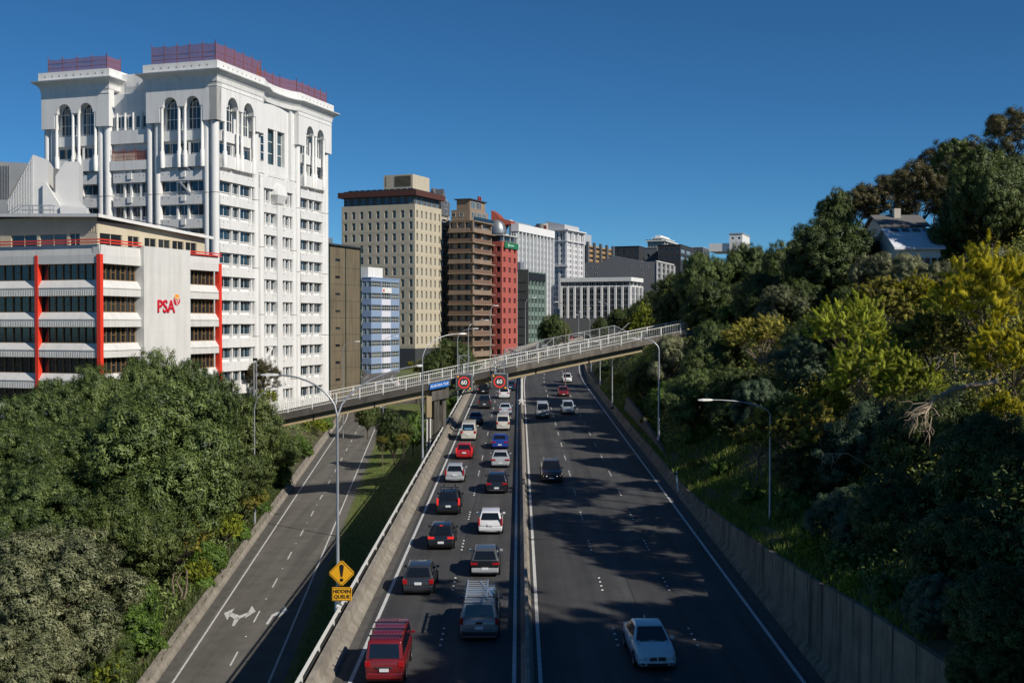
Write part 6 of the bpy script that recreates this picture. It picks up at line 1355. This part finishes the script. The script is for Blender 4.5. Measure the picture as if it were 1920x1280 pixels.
for a in [('dark', 1540, 880, 74, 84, 'dark tree behind the lamp pole on the bank'), ('blue', 1640, 850, 70, 95, 'dark blue-green tree below the lime ones'), ('dark', 1760, 830, 62, 110, 'dark tree under the fallen pale branch'), ('dark', 1880, 900, 56, 120, 'dark tree at the right edge below the small yellow tuft'), ('blue', 1600, 985, 64, 70, 'blue-green shaded tree above the tall retaining wall'),
 ('dark', 1700, 980, 60, 95, 'dark tree above the middle of the tall wall'), ('dark', 1820, 1040, 52, 110, 'very dark tree near the right edge above the wall'), ('dark', 1900, 1170, 47, 110, 'dark tree filling the lower right corner'), ('blue', 1770, 1150, 50, 70, 'dark shrubby tree just above the top of the near wall'), ('dark', 1850, 1270, 45, 60, 'dark leafy tree at the bottom right corner')]:
    TR(*a, group=GD)
for a in [('green', 1490, 950, 68, 34, 'bright sunlit shrub right of the lamp pole foot'), ('lime', 1520, 1030, 63, 30, 'sunlit yellow-green shrub on top of the retaining wall'), ('green', 1575, 1060, 59, 34, 'green shrub leaning over the wall top'), ('lime', 1600, 1100, 56, 24, 'small lime shrub at the wall edge nearest the dark trees'), ('green', 1545, 985, 66, 36, 'leafy green shrub between the lamp pole and the dark trees'),
 ('green', 1350, 880, 92, 22, 'small dark green shrub on the grassy bank'), ('olive', 1305, 870, 97, 16, 'dry olive shrub near the white marker post'), ('green', 1410, 930, 80, 26, 'green shrub on the bank left of the lamp foot'), ('green', 1660, 1110, 55, 34, 'dark green shrub above the near wall'), ('olive', 1215, 790, 128, 16, 'dry shrub behind the angular wing wall'), ('olive', 1190, 740, 150, 20, 'olive shrub above the peak of the wing wall'), ('dark', 1210, 710, 145, 30, 'dark shrub under the right end of the footbridge'), ('green', 1250, 745, 128, 32, 'green shrub left of the lamp post beyond the wing wall'), ('olive', 1160, 715, 175, 18, 'dry shrub seen under the bridge on the right slope'), ('dark', 1135, 700, 205, 16, 'dark shrub farthest up the slope under the bridge')]:
    TR(*a, group='shrubs on the right bank', name='shrub', cat='shrub')
# neighbours just outside the picture on the slope (they shade the road)
rs = random.Random(11)
for i in range(72):
    Y = rs.uniform(-25, 37); X = rs.uniform(23, 46); xm = .47*max(Y, 0) + 7
    if X < xm: X = xm + rs.uniform(0, 9)
    rr_ = rs.uniform(3.0, 4.6); ztop = 1.2 + .835*(X - rs.uniform(-8, 7))
    if Y > 40: ztop = min(ztop, 11 + .85*(X - 24))
    if rs.random() < (.28 if Y > 20 else .08): continue
    plant(rs.choice(['olive', 'grey', 'sparse', 'grey', 'pohu']), X, Y, ztop - .8*rr_, rr_, 'dark tree on the near slope beyond the right edge, shading the road', group='trees beyond the right edge')
for i in range(16):
    Y = rs.uniform(2, 36); X = .47*Y + rs.uniform(8, 18); ztop = 1.2 + .84*(X - rs.uniform(-11, -2)); rr_ = rs.uniform(3, 4)
    plant(rs.choice(['olive', 'grey', 'sparse']), X, Y, ztop - .8*rr_, rr_, 'dark tree on the near slope beyond the right edge, shading the road', group='trees beyond the right edge')
for i in range(10):
    Y = 48 + 2.9*i + rs.uniform(-1, 1); X = max(.455*Y + rs.uniform(4, 7), 34 if Y < 58 else 0); zc = 2 + .942*(X - rs.uniform(1, 10)); rr_ = rs.uniform(2.6, 3.6)
    plant(rs.choice(['olive', 'grey', 'olive']), X, Y, zc, rr_, 'tall flat-crowned tree just beyond the right edge, shading the far lanes', group='tall trees beyond the right edge')
# fallen pale branch and dead limbs
DEAD = mat('dead_wood', (.50,.41,.30), .85, noise=(3,(.32,.25,.18)))
def dead(pts, label, tw, seed, r0=.14, spread=1.0, loc=None):
    rr = random.Random(seed); W_ = [P(*q) for q in pts]; o = W_[0]; t = empty('bare_branch', o, 0, label, 'branch', 'bare branches on the hillside'); mb = MB()
    mb.tube([w - o for w in W_], [lerp(r0, r0*.35, i/(len(W_)-1)) for i in range(len(W_))], 7); mb.build('limb', DEAD, t); mb = MB()
    end = W_[-1] - o
    for k in range(tw):
        g_ = rr.random()**.6*(len(W_)-1.02); n_ = max(0, min(len(W_)-2, int(g_))) if tw > 20 else len(W_)-2
        a = lerp(W_[n_]-o, W_[n_+1]-o, rr.random()); d = Vector((rr.gauss(-.55,.45), rr.gauss(0,.35), rr.gauss(-.75,.45))).normalized()*rr.uniform(.4,2.0)*spread*(.4 if n_ < len(W_)-2 else 1)
        m1 = a + d*.4 + Vector((rr.gauss(-.1,.14),rr.gauss(0,.1),rr.gauss(.1,.12)))*spread; m_ = a + d*.75 + Vector((rr.gauss(0,.14),0,rr.gauss(0,.12)))*spread; mb.tube([a, m1, m_, a+d], [.03,.02,.013,.005], 4)
        for j in range(3): q0 = lerp(m1, m_, rr.random()); q = q0 + Vector((rr.gauss(-.1,.2),rr.gauss(0,.15),rr.gauss(-.25,.18)))*spread; mb.tube([q0, q], [.012,.004], 4)
    mb.build('twigs', DEAD, t)
dead([(1870,716,57),(1820,722,56.5),(1790,730,56),(1755,745,55.5),(1735,775,55)], 'pale fallen branch with a tangle of twigs in the sunlit slope', 60, 1)
dead([(1832,735,57),(1825,700,56.6),(1790,690,56),(1760,668,55.5)], 'thin pale limb rising left from the fallen branch', 6, 2, .06, .5)
dead([(1850,862,52),(1800,885,51.5),(1745,885,51)], 'lone dead limb in the dark below the fallen branch', 5, 3, .05, .4)
dead([(1850,1025,50),(1820,990,49.5),(1792,970,49)], 'thin dead limb low among the dark trees', 4, 4, .04, .4)
dead([(1640,880,64),(1590,850,63),(1540,850,62)], 'thin bare limb among the shaded trees right of the lamp pole', 10, 5, .05, .6)
# small plants on the grass: one mat of blades and clumps each side
def ground_cover(name, n, fn, hgt, m, label, seed, w=.03):
    r = np.random.default_rng(seed); pts = np.array([fn(r) for _ in range(n)]); n = len(pts)
    a = r.uniform(0, 2*np.pi, n); h = hgt*r.uniform(.5, 1.4, n); dx = np.stack([np.cos(a), np.sin(a), np.zeros(n)], 1)*w
    lean = np.stack([r.normal(0,.3,n)*h, r.normal(0,.3,n)*h, h], 1)
    V3 = np.stack([pts-dx, pts+dx, pts+lean], 1).reshape(-1, 3)
    me = bpy.data.meshes.new(name); me.vertices.add(3*n); me.vertices.foreach_set('co', V3.astype(np.float32).ravel()); me.loops.add(3*n); me.loops.foreach_set('vertex_index', np.arange(3*n, dtype=np.int32)); me.polygons.add(n)
    me.polygons.foreach_set('loop_start', np.arange(0, 3*n, 3, dtype=np.int32)); me.polygons.foreach_set('loop_total', np.full(n, 3, dtype=np.int32)); me.update()
    at_ = me.attributes.new('tint', 'FLOAT', 'FACE'); at_.data.foreach_set('value', r.random(n).astype(np.float32)); me.materials.append(m)
    return tag(link(name, me), label, name.replace('_', ' '), kind='stuff')
def scrub(name, n, prof, side, y0, y1, wid, hmax, leaf, m, label, seed):
    r = np.random.default_rng(seed); pts = []; q = r.uniform(0, 6.28, 8); yy = y0 + (y1-y0)*r.random(n)**1.35; tt = r.random(n); hh = r.random(n)**.5; ps = {}
    for i in range(n):
        Y = yy[i]; k = round(Y*2); 
        if k not in ps: ps[k] = prof(k/2)
        pr = ps[k]; m0 = 6.0 if side > 0 and 58 < Y < 108 else 1.0; X = pr[0][0] + side*(m0 + wid*tt[i]); g0 = interp(X, pr if side > 0 else pr[::-1])
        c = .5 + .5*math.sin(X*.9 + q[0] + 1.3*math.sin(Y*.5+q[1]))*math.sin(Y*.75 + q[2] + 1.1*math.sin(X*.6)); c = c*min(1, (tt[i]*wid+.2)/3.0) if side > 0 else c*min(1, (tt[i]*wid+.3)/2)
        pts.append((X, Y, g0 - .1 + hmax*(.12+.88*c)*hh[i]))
    Pn = np.array(pts) + r.normal(0, .12, (n, 3)); N = r.normal(size=(n, 3)) + [-.2*side, -.3, .8]; N /= np.linalg.norm(N, axis=1)[:, None]
    a = np.cross(N, r.normal(size=(n, 3))); a /= np.linalg.norm(a, axis=1)[:, None]; b2 = np.cross(N, a); s_ = (leaf*r.uniform(.6, 1.5, n))[:, None]
    Vv = np.stack([Pn-a*s_, Pn+b2*s_*.45, Pn+a*s_, Pn-b2*s_*.45], 1).reshape(-1, 3); me = bpy.data.meshes.new(name)
    me.vertices.add(4*n); me.vertices.foreach_set('co', Vv.astype(np.float32).ravel()); me.loops.add(4*n); me.loops.foreach_set('vertex_index', np.arange(4*n, dtype=np.int32)); me.polygons.add(n)
    me.polygons.foreach_set('loop_start', np.arange(0, 4*n, 4, dtype=np.int32)); me.polygons.foreach_set('loop_total', np.full(n, 4, dtype=np.int32)); me.update()
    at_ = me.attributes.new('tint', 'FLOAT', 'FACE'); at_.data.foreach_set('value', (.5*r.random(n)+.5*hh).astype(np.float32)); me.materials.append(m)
    return tag(link(name, me), label, 'scrub', kind='stuff')
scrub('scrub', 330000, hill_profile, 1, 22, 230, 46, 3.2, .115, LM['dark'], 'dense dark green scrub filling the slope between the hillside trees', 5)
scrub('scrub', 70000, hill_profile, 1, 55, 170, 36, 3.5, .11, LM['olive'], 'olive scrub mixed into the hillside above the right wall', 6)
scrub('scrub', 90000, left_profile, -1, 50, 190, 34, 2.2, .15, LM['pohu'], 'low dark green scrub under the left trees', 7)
GM = leafmat('grass_blade', (.06,.11,.01), (.26,.36,.05), .3); GM2 = leafmat('dry_grass_blade', (.05,.055,.02), (.20,.18,.07), .2)
def fbank(r):
    Y = r.uniform(50, 200); bp = bank_profile(Y); X = r.uniform(bp[0][0]+.5, bp[-1][0]); return (X, Y, interp(X, bp)-.03)
def fhill(r):
    Y = r.uniform(38, 190); hp = hill_profile(Y); X = hp[0][0] + .1 + 11*r.random()**1.3; return (X, Y, interp(X, hp)-.03)
def fleft(r):
    Y = r.uniform(55, 150); lp = left_profile(Y); X = lp[0][0] - .1 - 9*r.random()**1.4; return (X, Y, interp(X, lp[::-1])-.03)
ground_cover('grass', 60000, fbank, .16, GM, 'short green grass covering the bank between the side road and the motorway', 1)
ground_cover('grass', 60000, fhill, .42, GM, 'long green grass on the bank above the right retaining wall', 2, .04)
ground_cover('dry_grass', 16000, fhill, .5, GM2, 'dry yellowish grass mixed into the right bank', 3)
ground_cover('undergrowth', 26000, fleft, .5, leafmat('undergrowth_leaf', (.02,.04,.01), (.09,.12,.03)), 'low undergrowth beneath the left trees', 4, .07)
